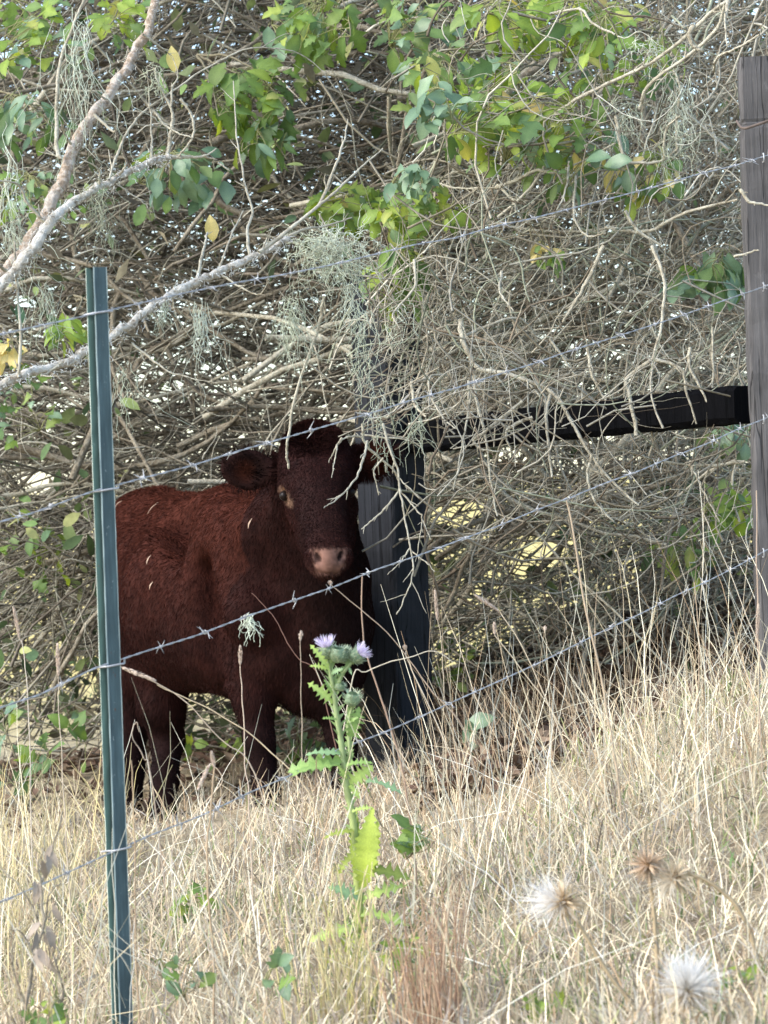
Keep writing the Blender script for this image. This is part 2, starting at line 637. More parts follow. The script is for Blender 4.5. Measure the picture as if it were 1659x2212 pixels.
def barb_mesh():
    g = Geo()
    # two wraps round the strand (x axis) with four sharp ends
    a = np.linspace(0, 4 * math.pi, 22)
    coil = np.stack([np.linspace(-0.005, 0.005, 22), 0.0036 * np.cos(a), 0.0036 * np.sin(a)], -1)
    V, Qf = tubes(coil, np.full(22, 0.0012), 5)
    g.add(V, Qf)
    for p, q in (((-0.005, 0.003, 0.001), (-0.016, 0.004, 0.017)), ((-0.003, -0.003, 0), (0.004, -0.008, 0.020)),
                 ((0.004, -0.002, 0), (0.014, -0.006, -0.017)), ((0.005, 0.003, 0), (-0.006, 0.004, -0.019))):
        V, Qf = tubes(np.linspace(p, q, 3), np.array([0.0012, 0.0010, 0.0003]), 5)
        g.add(V, Qf)
    return g.mesh('barb', M_WIRE)


bm_ = barb_mesh()
for wi, (A, B) in enumerate(WIRES):
    a, b = P(*A), P(*B)
    d = b - a
    L0 = np.linalg.norm(d)
    ax = d / L0
    start, end = -0.55, L0 + 0.25
    n = int((end - start) / 0.0045)
    s = np.linspace(start, end, n)
    sag = 0.012 * (1 - ((s - L0 / 2) / (L0 / 2)) ** 2) * (s > 0) * (s < L0)
    jit = np.interp(s, np.linspace(start, end, 24), np.random.default_rng(wi).normal(0, 0.0022, 24))
    base = a + ax * s[:, None]
    base[:, 2] -= sag - jit
    e1 = nrm(np.cross(ax, [0, 1, 0]))
    e2 = np.cross(ax, e1)
    w = thing('barbed_wire', names[wi], 'wire', a, 'barbed wire strands of the fence')
    for ph in (0, math.pi):
        th = s * 2 * math.pi / 0.055 + ph
        path = base + 0.00085 * (np.cos(th)[:, None] * e1 + np.sin(th)[:, None] * e2)
        V, Qf = tubes(path, np.full(n, 0.00085), 5)
        obj('strand', mesh_np('strand', V, Qf, M_WIRE), w)
    R = Matrix((tuple(ax), tuple(e2), tuple(e1))).transposed().to_4x4()
    rr = np.random.default_rng(40 + wi)
    t = -0.5 + rr.random() * 0.08
    while t < end:
        p = a + ax * t
        p[2] += -np.interp(t, s, sag) + np.interp(t, s, jit)
        if abs(t) > 0.03:
            obj('barb', bm_, w, Matrix.Translation(p) @ R @ Matrix.Rotation(rr.random() * 6.28, 4, 'X') @ Matrix.Scale(0.50 + 0.4 * rr.random(), 4))
        t += 0.108 + rr.normal(0, 0.026)
    # clip round the metal post
    cz = a[2]
    pts = np.array([(-0.026, 0.010, -0.004), (-0.0215, -0.001, -0.002), (-0.010, -0.0090, -0.0005), (-0.002, -0.0150, 0.0), (0.009, -0.0110, 0.0015), (0.0205, -0.0035, 0.003), (0.024, 0.006, 0.004), (0.0245, 0.004, 0.010)])
    pts[:, 0] += tb[0]
    pts[:, 1] += tb[1]
    pts[:, 2] += cz
    V, Qf = tubes(smooth_path(pts, 30), np.full(30, 0.0017), 6)
    obj('wire_clip', mesh_np('wire_clip', V, Qf, M_WIRE), tpost)

    # staple on the end post
    sp = a + ax * (L0 - 0.02)
    pts = np.array([(0, .012, .009), (0, -.004, .009), (0, -.008, 0), (0, -.004, -.009), (0, .012, -.009)]) + np.array([sp[0], sp[1], sp[2]])
    V, Qf = tubes(smooth_path(pts, 14), np.full(14, 0.0014), 5)
    obj('staple', mesh_np('staple', V, Qf, M_WIRE), w)

# wire and twig tied round the end post
pts = [P(1592, 262, 6.72), P(1606, 277, 6.665), P(1640, 268, 6.655), P(1680, 255, 6.655), P(1740, 250, 6.66)]
V, Qf = tubes(smooth_path(pts, 24), np.full(24, 0.0035), 6)
tag(obj('tie_wire', mesh_np('tie_wire', V, Qf, plain('rusty_wire', (0.10, 0.075, 0.06), 0.8))), 'dark rusty tie wire wrapped round the notch of the right post', 'wire')

# ------------------------------------------------------------------ the cow: one skin grown from a smooth distance field
GRID = 0.009


def cone(a, b, ra, rb, k=0.03):
    return ('cone', P(*a), P(*b), ra, rb, k)


def chain(pts, k=0.035):
    return [('cone', P(*p[:3]), P(*q[:3]), p[3], q[3], k) for p, q in zip(pts[:-1], pts[1:])]


def ell(c, axes, radii, k=0.02):
    return ('ell', P(*c) if len(c) == 3 and c[0] > 20 else np.array(c), np.array(axes, float), np.array(radii, float), k)


prims = []
# trunk: barrel, belly, shoulders, spine and hips
prims += chain([(350, 1225, 8.80, .165), (392, 1262, 8.55, .205), (445, 1280, 8.35, .222), (560, 1262, 8.08, .190), (640, 1300, 7.93, .150)], 0.06)
prims += chain([(372, 1330, 8.62, .170), (430, 1330, 8.42, .195), (520, 1352, 8.15, .178), (620, 1385, 7.95, .135)], 0.06)
prims += chain([(305, 1128, 8.75, .078), (345, 1122, 8.68, .082), (400, 1140, 8.5, .085), (455, 1135, 8.3, .088), (520, 1135, 8.08, .088)], 0.05)
prims += [cone((296, 1124, 8.72), (312, 1190, 8.68), .072, .09, .05)]
# neck, dewlap, chest
prims += chain([(515, 1165, 8.06, .125), (585, 1160, 7.90, .112), (655, 1085, 7.76, .098)], 0.05)
prims += chain([(590, 1245, 7.97, .145), (665, 1200, 7.87, .105), (690, 1115, 7.75, .08)], 0.05)
prims += chain([(693, 1170, 7.76, .095), (704, 1250, 7.82, .104), (718, 1350, 7.86, .098), (714, 1440, 7.90, .084), (690, 1480, 7.94, .06)], 0.05)
prims += chain([(625, 1430, 7.93, .12), (660, 1470, 7.92, .085)], 0.05)
# head
prims += [cone((682, 1005, 7.60), (684, 1050, 7.55), .098, .092, .03)]
prims += [cone((672, 962, 7.62), (690, 958, 7.62), .052, .048, .04)]
prims += [cone((688, 1050, 7.52), (704, 1170, 7.36), .076, .052, .03)]
prims += [cone((704, 1172, 7.36), (708, 1203, 7.31), .050, .050, .02)]
prims += [cone((685, 1204, 7.318), (733, 1202, 7.318), .032, .032, .02), cone((682, 1200, 7.31), (690, 1194, 7.305), .020, .018, .015), cone((738, 1197, 7.31), (732, 1191, 7.305), .020, .018, .015)]
prims += [cone((697, 1222, 7.37), (716, 1221, 7.37), .028, .027, .02)]
prims += chain([(664, 1098, 7.63, .056), (684, 1160, 7.51, .044), (702, 1212, 7.40, .035)], 0.035)
prims += chain([(728, 1096, 7.63, .054), (724, 1160, 7.51, .042), (713, 1210, 7.40, .034)], 0.035)
prims += [cone((626, 1052, 7.545), (640, 1042, 7.53), .028, .026, .02), cone((748, 1046, 7.55), (738, 1038, 7.535), .028, .026, .02)]
# legs
prims += chain([(548, 1340, 7.97, .120), (540, 1430, 7.93, .088), (548, 1510, 7.89, .048), (560, 1600, 7.86, .036), (568, 1650, 7.86, .028), (574, 1700, 7.84, .030), (578, 1724, 7.81, .038)])
prims += chain([(690, 1400, 7.92, .095), (715, 1490, 7.90, .058), (738, 1590, 7.90, .036), (744, 1650, 7.90, .032), (748, 1695, 7.88, .034), (750, 1718, 7.85, .041)])
prims += chain([(365, 1330, 8.64, .150), (350, 1430, 8.55, .100), (348, 1525, 8.52, .062), (362, 1600, 8.56, .044), (355, 1680, 8.46, .036), (352, 1745, 8.42, .036), (348, 1782, 8.37, .044)])
prims += chain([(315, 1360, 8.75, .105), (292, 1460, 8.72, .075), (284, 1560, 8.72, .050), (278, 1660, 8.68, .040), (276, 1740, 8.64, .045)])
prims += chain([(282, 1215, 8.88, .05), (268, 1330, 8.9, .03), (268, 1500, 8.9, .022), (270, 1570, 8.9, .03)], .03)


prims += [cone((500, 1125, 7.98), (548, 1320, 7.84), .060, .085, .05), cone((468, 1118, 8.15), (505, 1116, 8.05), .072, .078, .05), cone((300, 1150, 8.66), (318, 1250, 8.52), .07, .10, .05)]


def ear_axes(tip, base, nrm_hint):
    x = nrm(P(*tip) - P(*base))
    n = np.array(nrm_hint, float)
    n = nrm(n - x * n.dot(x))
    return np.array([x, n, np.cross(x, n)])


earL = ear_axes((478, 1000, 7.62), (612, 1018, 7.60), (-0.12, -1.0, -0.12))
earR = ear_axes((856, 988, 7.74), (760, 1000, 7.64), (0.30, -0.95, -0.2))
cL, cR = P(534, 1014, 7.61), P(811, 996, 7.64)
prims += [ell(cL, earL, (.074, .019, .056), .012), ell(cR, earR, (.062, .020, .046), .015)]
prims += [cone((618, 1020, 7.62), (572, 1016, 7.61), .032, .024, .025), cone((752, 1004, 7.64), (790, 998, 7.66), .032, .024, .03)]
carve = [('ell', cL + earL[1] * .026 - earL[0] * 0.002, earL, np.array([.054, .027, .040]), .012),
         ('ell', cR + earR[1] * .026, earR, np.array([.044, .026, .030]), .012)]
# nostrils
carve += [('cone', P(392, 1125, 8.26), P(425, 1160, 8.14), .050, .060, .10), ('cone', P(465, 1240, 7.98), P(480, 1420, 7.92), .035, .035, .09)]
headf = nrm(P(708, 1205, 7.25) - P(708, 1205, 7.35))
for (u, v), sx in (((687, 1204), 1), ((735, 1200), -1)):
    ax_ = np.array([nrm(np.array([sx * 0.5, 0, -0.85])), [0, -1, 0], nrm(np.array([0.85, 0, sx * 0.5]))])
    carve.append(('ell', P(u, v, 7.268), ax_, np.array([.017, .024, .0085]), .006))
# mouth line and eye sockets
carve.append(('cone', P(684, 1231, 7.325), P(730, 1230, 7.325), .004, .004, .006))
for u, v, d in ((614, 1072, 7.515), (757, 1064, 7.525)):
    carve.append(('cone', P(u, v, d), P(u, v, d), .017, .017, .010))

lo = np.min([np.minimum(p[1], p[2]) - max(p[3], p[4]) if p[0] == 'cone' else p[1] - p[3].max() for p in prims], axis=0) - 0.03
hi = np.max([np.maximum(p[1], p[2]) + max(p[3], p[4]) if p[0] == 'cone' else p[1] + p[3].max() for p in prims], axis=0) + 0.03
dims = np.ceil((hi - lo) / GRID).astype(int) + 1
axs = [(lo[i] + np.arange(dims[i]) * GRID).astype(np.float32) for i in range(3)]
field = np.full(dims, 0.3, np.float32)


def sdf_of(p, X):
    if p[0] == 'cone':
        _, a, b, ra, rb, k = p
        ba = (b - a).astype(np.float32)
        l2 = max(float(ba.dot(ba)), 1e-8)
        pa = X - a.astype(np.float32)
        h = np.clip((pa @ ba) / l2, 0, 1)
        return np.linalg.norm(pa - h[..., None] * ba, axis=-1) - (ra + (rb - ra) * h)
    _, c, A, r, k = p
    q = (X - c.astype(np.float32)) @ A.T.astype(np.float32)
    k0 = np.linalg.norm(q / r, axis=-1)
    k1 = np.linalg.norm(q / (r * r), axis=-1)
    return k0 * (k0 - 1) / np.maximum(k1, 1e-6)


def sub_block(p, pad):
    if p[0] == 'cone':
        a = np.minimum(p[1], p[2]) - max(p[3], p[4]) - pad
        b = np.maximum(p[1], p[2]) + max(p[3], p[4]) + pad
    else:
        a, b = p[1] - p[3].max() - pad, p[1] + p[3].max() + pad
    i0 = np.maximum(((a - lo) / GRID).astype(int), 0)
    i1 = np.minimum(((b - lo) / GRID).astype(int) + 2, dims)
    sl = tuple(slice(i0[i], i1[i]) for i in range(3))
    G = np.stack(np.meshgrid(*[axs[i][sl[i]] for i in range(3)], indexing='ij'), -1)
    return sl, G


for p in prims:
    k = p[-1]
    sl, G = sub_block(p, 0.12)
    d = sdf_of(p, G).astype(np.float32)
    f = field[sl]
    h = np.maximum(k - np.abs(f - d), 0) / k
    field[sl] = np.minimum(f, d) - h * h * k * 0.25
for p in carve:
    k = p[-1]
    sl, G = sub_block(p, 0.03)
    d = -sdf_of(p, G).astype(np.float32)
    f = field[sl]
    h = np.maximum(k - np.abs(f - d), 0) / k
    field[sl] = np.maximum(f, d) + h * h * k * 0.25


def surface_nets(f):
    s = f < 0
    nx_, ny_, nz_ = f.shape
    corners = [(i, j, k) for i in (0, 1) for j in (0, 1) for k in (0, 1)]

    def cut(a, c):
        return a[c[0]:nx_ - 1 + c[0], c[1]:ny_ - 1 + c[1], c[2]:nz_ - 1 + c[2]]
    cnt = sum(cut(s, c).astype(np.int8) for c in corners)
    act = (cnt > 0) & (cnt < 8)
    ids = np.argwhere(act)
    vid = np.full(act.shape, -1, np.int64)
    vid[act] = np.arange(len(ids))
    acc = np.zeros((len(ids), 3))
    num = np.zeros(len(ids))
    for c in corners:
        for axn in range(3):
            if c[axn] == 1:
                continue
            e = list(c)
            e[axn] = 1
            fa = f[ids[:, 0] + c[0], ids[:, 1] + c[1], ids[:, 2] + c[2]]
            fb = f[ids[:, 0] + e[0], ids[:, 1] + e[1], ids[:, 2] + e[2]]
            m = (fa < 0) != (fb < 0)
            t = np.where(m, fa / np.where(fa == fb, 1, fa - fb), 0)
            p = np.tile(np.array(c, float), (len(ids), 1))
            p[:, axn] = t
            acc += p * m[:, None]
            num += m
    V = lo + (ids + acc / num[:, None]) * GRID
    F = []
    for axn in range(3):
        o1, o2 = [(1, 2), (2, 0), (0, 1)][axn]
        a = s[tuple(slice(0, -1) if i == axn else slice(1, -1) for i in range(3))]
        b = s[tuple(slice(1, None) if i == axn else slice(1, -1) for i in range(3))]
        e = np.argwhere(a != b)
        flip = a[tuple(e.T)]
        off = np.array([0 if i == axn else 1 for i in range(3)])
        e = e + off

        def at(d1, d2):
            q = e.copy()
            q[:, o1] -= d1
            q[:, o2] -= d2
            return vid[q[:, 0], q[:, 1], q[:, 2]]
        q = np.stack([at(1, 1), at(0, 1), at(0, 0), at(1, 0)], -1)
        q[~flip] = q[~flip][:, ::-1]
        F.append(q)
    F = np.concatenate(F)
    return V, F[(F >= 0).all(1)]


cV, cF = surface_nets(field)
# relax a little
for _ in range(3):
    acc = np.zeros_like(cV)
    num = np.zeros(len(cV))
    for a, b in ((0, 1), (1, 2), (2, 3), (3, 0)):
        np.add.at(acc, cF[:, a], cV[cF[:, b]])
        np.add.at(acc, cF[:, b], cV[cF[:, a]])
        np.add.at(num, cF[:, a], 1)
        np.add.at(num, cF[:, b], 1)
    cV = cV * 0.6 + 0.4 * acc / np.maximum(num, 1)[:, None]
fn = np.cross(cV[cF[:, 2]] - cV[cF[:, 0]], cV[cF[:, 3]] - cV[cF[:, 1]])
cN = np.zeros_like(cV)
for k in range(4):
    np.add.at(cN, cF[:, k], fn)
cN = nrm(cN)
if (fn * (cV[cF].mean(1) - cV.mean(0))).sum() < 0:
    cF, cN = cF[:, ::-1], -cN

cu, cv_ = PROJ(cV)
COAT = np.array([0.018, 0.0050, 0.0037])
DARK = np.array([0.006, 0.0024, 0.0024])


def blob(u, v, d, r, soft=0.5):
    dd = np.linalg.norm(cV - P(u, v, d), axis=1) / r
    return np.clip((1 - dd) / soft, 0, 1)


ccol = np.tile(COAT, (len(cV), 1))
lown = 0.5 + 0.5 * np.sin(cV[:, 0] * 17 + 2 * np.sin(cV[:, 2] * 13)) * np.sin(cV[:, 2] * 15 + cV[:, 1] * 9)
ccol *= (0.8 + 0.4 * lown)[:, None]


def paint(w, c):
    global ccol
    w = np.clip(w, 0, 1)[:, None]
    ccol = ccol * (1 - w) + np.array(c) * w


ctr = np.array([cV[:, 0] * 0, cV[:, 1] * 0, cV[:, 2]]).T
paint(np.clip((cV[:, 2] - 1.05) / .45, 0, 1) * (cV[:, 1] > 7.8) * .9, (0.056, 0.0142, 0.0078))  # lit look of the back painted into the coat
paint(np.clip((cu - 560) / 150, 0, 1) * (cV[:, 1] > 7.68) * .85, (0.0060, 0.0023, 0.0022))  # shade on the right of neck and chest painted into the coat
paint(np.clip((1.02 - cV[:, 2]) / .3, 0, 1) * .6, (0.012, 0.0035, 0.003))  # dark legs, and shade under the body painted in
paint(0.55 * blob(690, 1010, 7.5, 0.20), (0.015, 0.0046, 0.0042))        # face a little darker and browner
paint(0.45 * blob(690, 1120, 7.4, 0.14), (0.012, 0.005, 0.0046))
paint(0.8 * np.clip((cv_ - 1520) / 120, 0, 1), DARK)                    # dark lower legs
paint(blob(705, 1225, 7.33, 0.062, 0.5) * (cN[:, 1] < 0.1) * 0.6, (0.06, 0.026, 0.019))
wob_ = 3.0 * np.sin(cv_ * .35 + 1) + 2.0 * np.sin(cu * .5)
edge = np.minimum.reduce([cu - (672 + .22 * (cv_ - 1186)) + wob_, (750 - .25 * (cv_ - 1186)) - cu + wob_, cv_ - (1187 - .05 * (cu - 675)) + wob_, 1238 - cv_ + wob_ * .5])
nose = np.clip(edge / 9 + .3, 0, 1) * (cV[:, 1] < 7.34) * (cN[:, 1] < -.1)
nose = nose * (0.75 + .25 * np.sin(cu * .9) * np.sin(cv_ * .8 + 2))
paint(nose, (0.24, 0.13, 0.10))
for u, v in ((687, 1204), (735, 1200)):
    sx = 1 if u < 710 else -1
    ax_ = np.array([nrm(np.array([sx * 0.5, 0, -0.85])), [0, -1, 0], nrm(np.array([0.85, 0, sx * 0.5]))])
    q_ = (cV - P(u, v, 7.275)) @ ax_.T / np.array([.016, .035, .0075])
    paint(np.clip((1.1 - np.linalg.norm(q_, axis=1)) / .35, 0, 1) * (.7 if sx > 0 else 1), (0.012, 0.006, 0.005))
for u_, v_e, r_ in ((628, 1086, .010), (622, 1080, .010), (622, 1070, .007), (614, 1061, .008), (606, 1056, .008)):
    dd = np.hypot((cu - u_) / 855, (cv_ - v_e) / 855) / r_
    paint(np.clip((1 - dd) / .6, 0, 1) * (cV[:, 1] < 7.60) * .85, (0.17, 0.10, 0.065))
    # pale rim at the inner corner of the eye
paint(blob(611, 1058, 7.51, 0.012, 0.5) * 0.8, (0.20, 0.10, 0.055))
paint(np.clip(1.3 - np.linalg.norm(cV - cL, axis=1) / .075, 0, 1) * .9, (0.0065, 0.0026, 0.0024))
paint(blob(528, 1018, 7.60, 0.036, 0.8) * (cN[:, 1] < -0.3) * 0.9, (0.055, 0.014, 0.007))
paint(blob(814, 996, 7.63, 0.05, 0.6) * (cN[:, 1] < -0.3) * 0.8, (0.07, 0.016, 0.008))
cow_root = P(520, 1740, 8.1)
cow = thing('cow', 'dark red-brown hornless cow facing the viewer behind the barbed wire', 'cow', cow_root)
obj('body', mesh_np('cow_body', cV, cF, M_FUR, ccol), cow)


def ball(c, r, n=12):
    V, Qf, T = [], [], []
    for i in range(1, n):
        th = math.pi * i / n
        for j in range(n):
            ph = 2 * math.pi * j / n
            V.append(c + r * np.array([math.sin(th) * math.cos(ph), math.sin(th) * math.sin(ph), math.cos(th)]))
    m = n - 1
    Qf = [(i * n + j, (i + 1) * n + j, (i + 1) * n + (j + 1) % n, i * n + (j + 1) % n) for i in range(m - 1) for j in range(n)]
    V += [c + np.array([0, 0, r]), c - np.array([0, 0, r])]
    T = [(len(V) - 2, j, (j + 1) % n) for j in range(n)] + [(len(V) - 1, (m - 1) * n + (j + 1) % n, (m - 1) * n + j) for j in range(n)]
    return np.array(V), np.array(Qf), np.array(T)


M_EYE = plain('wet_dark_eye', (0.010, 0.006, 0.005), 0.35, spec=0.12)
for u, v, d in ((614.5, 1071, 7.523), (756, 1064, 7.532)):
    V, Qf, T = ball(P(u, v, d), .0132)
    obj('eye', mesh_np('eye', V, [Qf, T], M_EYE), cow)

# fur: short strands combed down and back, a long curly tuft on the poll
area = 0.5 * np.linalg.norm(fn, axis=1)
NH = 130000
vis = (fn[:, 1] < 0.35 * np.linalg.norm(fn, axis=1)) * 1.0 + 0.15
pr = area * vis
headw = ((cu > 590) & (cu < 860) & (cv_ < 1250))[cF].mean(1)
pollw = ((cu > 600) & (cu < 745) & (cv_ < 985))[cF].mean(1)
pr = pr * (1 + 1.5 * headw + 3 * pollw)
fi = rng.choice(len(cF), NH, p=pr / pr.sum())
w4 = rng.dirichlet((1, 1, 1, 1), NH)
hp = (cV[cF[fi]] * w4[..., None]).sum(1)
hn = nrm((cN[cF[fi]] * w4[..., None]).sum(1))
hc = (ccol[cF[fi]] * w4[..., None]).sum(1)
hu, hv = PROJ(hp)
keep = (nose[cF[fi]] * w4).sum(1) < .35
for u, v, d in ((614.5, 1071, 7.51), (756, 1064, 7.52)):
    keep &= np.linalg.norm(hp - P(u, v, d), axis=1) > 0.021
hp, hn, hc, hu, hv = hp[keep], hn[keep], hc[keep], hu[keep], hv[keep]
nh = len(hp)
onhead = (hp[:, 1] < 7.66) & (hv < 1250)
poll = np.clip(1 - np.linalg.norm((hp - P(676, 955, 7.6)) / np.array([.085, .15, .06]), axis=1), 0, 1)
onear = (np.linalg.norm(hp - cL, axis=1) < .09) | (np.linalg.norm(hp - cR, axis=1) < .075)
comb = np.tile(np.array([-0.25, 0.15, -0.9]), (nh, 1))
comb[onhead] = (0.1, -0.25, -0.9)
comb[onear] = 0
comb += rng.normal(0, 0.22, (nh, 3))
comb -= hn * (comb * hn).sum(1)[:, None]
lie = np.where(onear, 1.6, np.where(onhead, 0.30, 0.22)) + 1.1 * poll
hd = nrm(hn * lie[:, None] + comb * (1 - 0.75 * poll)[:, None] + poll[:, None] * rng.normal(0, 0.6, (nh, 3)))
under = np.clip((hv - 1480) / 60, 0, 1) * (hv < 1560)
ln = (0.010 + 0.006 * rng.random(nh)) * np.where(onhead, 0.62, 1.0) * (1 + 4.2 * poll) * np.where(onear, 2.6, 1) * (1 + .6 * under) * np.where(hv > 1560, .5, 1)
sd = nrm(np.cross(hd, np.array([0.05, 1, 0.05]) + rng.normal(0, .3, (nh, 3))))
wd = 0.0005 + 0.0004 * rng.random(nh)
tip = hp + hd * ln[:, None]
midp = hp + hd * ln[:, None] * 0.5 + hn * (ln * 0.10)[:, None]
HV = np.stack([hp - sd * wd[:, None], hp + sd * wd[:, None], midp - sd * wd[:, None] * .7, midp + sd * wd[:, None] * .7, tip], 1).reshape(-1, 3)
b5 = np.arange(nh) * 5
HQ = np.stack([b5, b5 + 1, b5 + 3, b5 + 2], -1)
HT = np.stack([b5 + 2, b5 + 3, b5 + 4], -1)
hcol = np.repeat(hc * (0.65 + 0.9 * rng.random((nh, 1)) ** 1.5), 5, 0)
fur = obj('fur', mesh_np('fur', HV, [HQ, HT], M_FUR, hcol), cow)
fur['kind'] = 'stuff'

# bits of straw caught on the back and face
for i, (u, v, d, L, a, lab) in enumerate([(336, 1103, 8.50, .045, 45, 'pale leaf scrap lying high on the cow back'), (262, 1096, 8.62, .03, 30, 'straw bit on the cow hip beside the metal post'),
                                   (548, 1132, 7.80, .03, 50, 'small straw bit on the cow neck'), (326, 1213, 8.42, .03, 80, 'straw bit stuck on the cow flank near the metal post'), (334, 1264, 8.40, .025, 45, 'lowest straw bit stuck on the cow flank')]):
    c = P(u, v, d)
    j = np.argmin((cu - u) ** 2 + (cv_ - v) ** 2 + 1e6 * (cN[:, 1] > -0.1))
    c = cV[j] + cN[j] * 0.012
    t = np.array([math.cos(math.radians(a)), 0.0, math.sin(math.radians(a))])
    t = nrm(t - cN[j] * t.dot(cN[j]))
    pts = np.stack([c - t * L / 2, c + cN[j] * .004, c + t * L / 2])[None]
    V, Qf = strips(smooth_path(pts[0], 7)[None], np.array([[.0008, .003, .004, .0045, .004, .0025, .0008]]), nrm(np.cross(cN[j], t))[None])
    tag(obj('straw_bit', mesh_np('straw_bit', V, Qf, M_GRASS, np.tile((.42, .30, .22), (len(V), 1)))), lab, 'straw')

# ------------------------------------------------------------------ leaves
def leaf_mesh(name, mat, kind, seed=0):
    r = np.random.default_rng(seed)
    if kind == 'ovate':
        t = np.linspace(0, 1, 9)
        w = 0.27 * np.sin(math.pi * t ** 1.1) ** 0.85
        w[0] = 0.02
        w[-1] = 0.0
    elif kind == 'narrow':
        t = np.linspace(0, 1, 9)
        w = 0.17 * np.sin(math.pi * t ** 0.85) ** 0.9
        w[0] = 0.02
        w[-1] = 0.0
    elif kind == 'lobed':
        t = np.array([0, 0.08, 0.2, 0.30, 0.40, 0.50, 0.58, 0.68, 0.78, 0.86, 1.0])
        w = np.array([0.02, 0.12, 0.30, 0.44, 0.20, 0.26, 0.40, 0.20, 0.18, 0.16, 0.0])
    elif kind == 'toothed':
        t = np.linspace(0, 1, 25)
        w = 0.17 * np.sin(math.pi * t ** 0.85) ** 0.8 * np.where(np.arange(25) % 2, 1.22, 0.74) * r.uniform(.85, 1.15, 25) + .006
        w[-1] = 0.0
    else:                                                            # thistle: spiny, deep teeth
        t = np.linspace(0, 1, 19)
        env = 0.20 * np.sin(math.pi * np.clip(t, 0.0, 1) ** 0.75) ** 0.7 + 0.012
        w = env * np.where(np.arange(19) % 3 == 1, 1.3, np.where(np.arange(19) % 3 == 2, 0.7, 0.34)) * r.uniform(.7, 1.25, 19)
        w[-1] = 0.0
    n = len(t)
    V, K = [], []
    curl = r.normal(0.0, 0.10)
    sweep = 0.04 if kind == 'thistle' else (0.06 if kind == 'lobed' else 0.0)
    for i in range(n):
        zc = 0.10 * math.sin(t[i] * 2.2) - 0.22 * t[i] ** 2 + curl * t[i]
        for sgn in (-1, 1):
            jw = w[i] * (1 + r.normal(0, 0.07))
            V.append((t[i] + sweep * (w[i] > 0.25) + r.normal(0, .008), sgn * jw, zc + 0.35 * jw * (1 + 0.3 * r.normal()) * (0.6 + 0.4 * math.sin(9 * t[i] + sgn))))
            K.append((1.0, 1.0, 1.0))
        V.insert(len(V) - 1, (t[i], 0, zc))
        K.insert(len(K) - 1, (1.35, 1.3, 1.25))
    Qf = []
    for i in range(n - 1):
        b = i * 3
        Qf += [(b, b + 1, b + 4, b + 3), (b + 1, b + 2, b + 5, b + 4)]
    return mesh_np(name, V, np.array(Qf), mat, K)


LEAVES = {}
for key, mat in (('G', M_LEAF_G), ('Y', M_LEAF_Y), ('B', M_LEAF_B), ('O', M_LEAF_GOLD)):
    for kind in ('ovate', 'narrow', 'lobed'):
        LEAVES[key, kind] = [leaf_mesh('leaf_' + kind, mat, kind, s) for s in range(3)]


def frame(p, x, n, s):
    x = nrm(np.array(x, float))
    n = np.array(n, float)
    n = nrm(n - x * n.dot(x))
    y = np.cross(n, x)
    M = Matrix(((x[0], y[0], n[0], p[0]), (x[1], y[1], n[1], p[1]), (x[2], y[2], n[2], p[2]), (0, 0, 0, 1)))
    return M @ Matrix.Scale(s, 4)


def leafy(name, label, c, ext, n, palette, size, root, kinds=('ovate', 'lobed'), droop=0.45, nstem=3, cat='branch', bark=M_BARK_GREY, group=None):
    """a leafy spray: stems from a root point fan out to the ends, leaves sit along them"""
    u, v, d = c
    eu, ev, ed = ext[0] * 1.38, ext[1] * 1.38, ext[2] * 1.3
    thick = min(1.0, size / .075)
    rootp = P(*root)
    t = thing(name, label, cat, rootp, group)
    g = Geo()
    ends = []
    for s in range(nstem):
        a = 2 * math.pi * (s + random.random() * .6) / nstem
        e = P(u + eu * 0.75 * math.cos(a), v + ev * 0.75 * math.sin(a), d + ed * random.uniform(-1, 1))
        mid = (rootp + e) / 2 + np.array([random.uniform(-.05, .05), random.uniform(-.06, .06), random.uniform(0.0, .08)])
        path = wobble(smooth_path([rootp, mid, e], 14), 0.004)
        V, Qf = tubes(path, np.linspace(.0045, .0015, 14) * thick ** 2, 5)
        g.add(V, Qf, col=(0.16, 0.14, 0.09))
        ends.append(path)
    allp = np.concatenate(ends)
    n = int(n * (2.7 if cat == 'branch' else 1.3))
    size = size * (0.82 if cat == 'branch' else 0.9)

    for i in range(n):
        while True:
            q = np.random.default_rng(rng.integers(1e9)).uniform(-1, 1, 3)
            if q.dot(q) < 1 and random.random() < 1.25 - q.dot(q) * .75:
                break
        p = P(u + eu * q[0], v + ev * q[1], d + ed * q[2])
        j = np.argmin(np.linalg.norm(allp - p, axis=1) + rng.random(len(allp)) * .05)
        src = allp[j]
        x = nrm(p - src) + np.array([random.uniform(-.4, .4), random.uniform(-.6, .2), -droop + random.uniform(-.4, .4)])
        nn = np.array([random.uniform(-.9, .9), -0.8 + random.uniform(-.6, .6), 0.6 + random.uniform(-.5, .5)])
        s = size * random.uniform(0.5, 1.3)
        base = p - nrm(x) * s * 0.4
        V, Qf = tubes(smooth_path([src, (src + base) / 2 + np.array([0, 0, .008]), base], 5), np.linspace(.0014, .0009, 5), 4)
        g.add(V, Qf, col=(0.22, 0.22, 0.10))
        key = random.choices(list(palette), weights=list(palette.values()))[0]
        kd = random.choice(kinds)
        obj('leaf', random.choice(LEAVES[key, kd]), t, frame(base, x, nn, s))
    obj('stem', g.mesh('stem', M_TWIG), t)
    return t


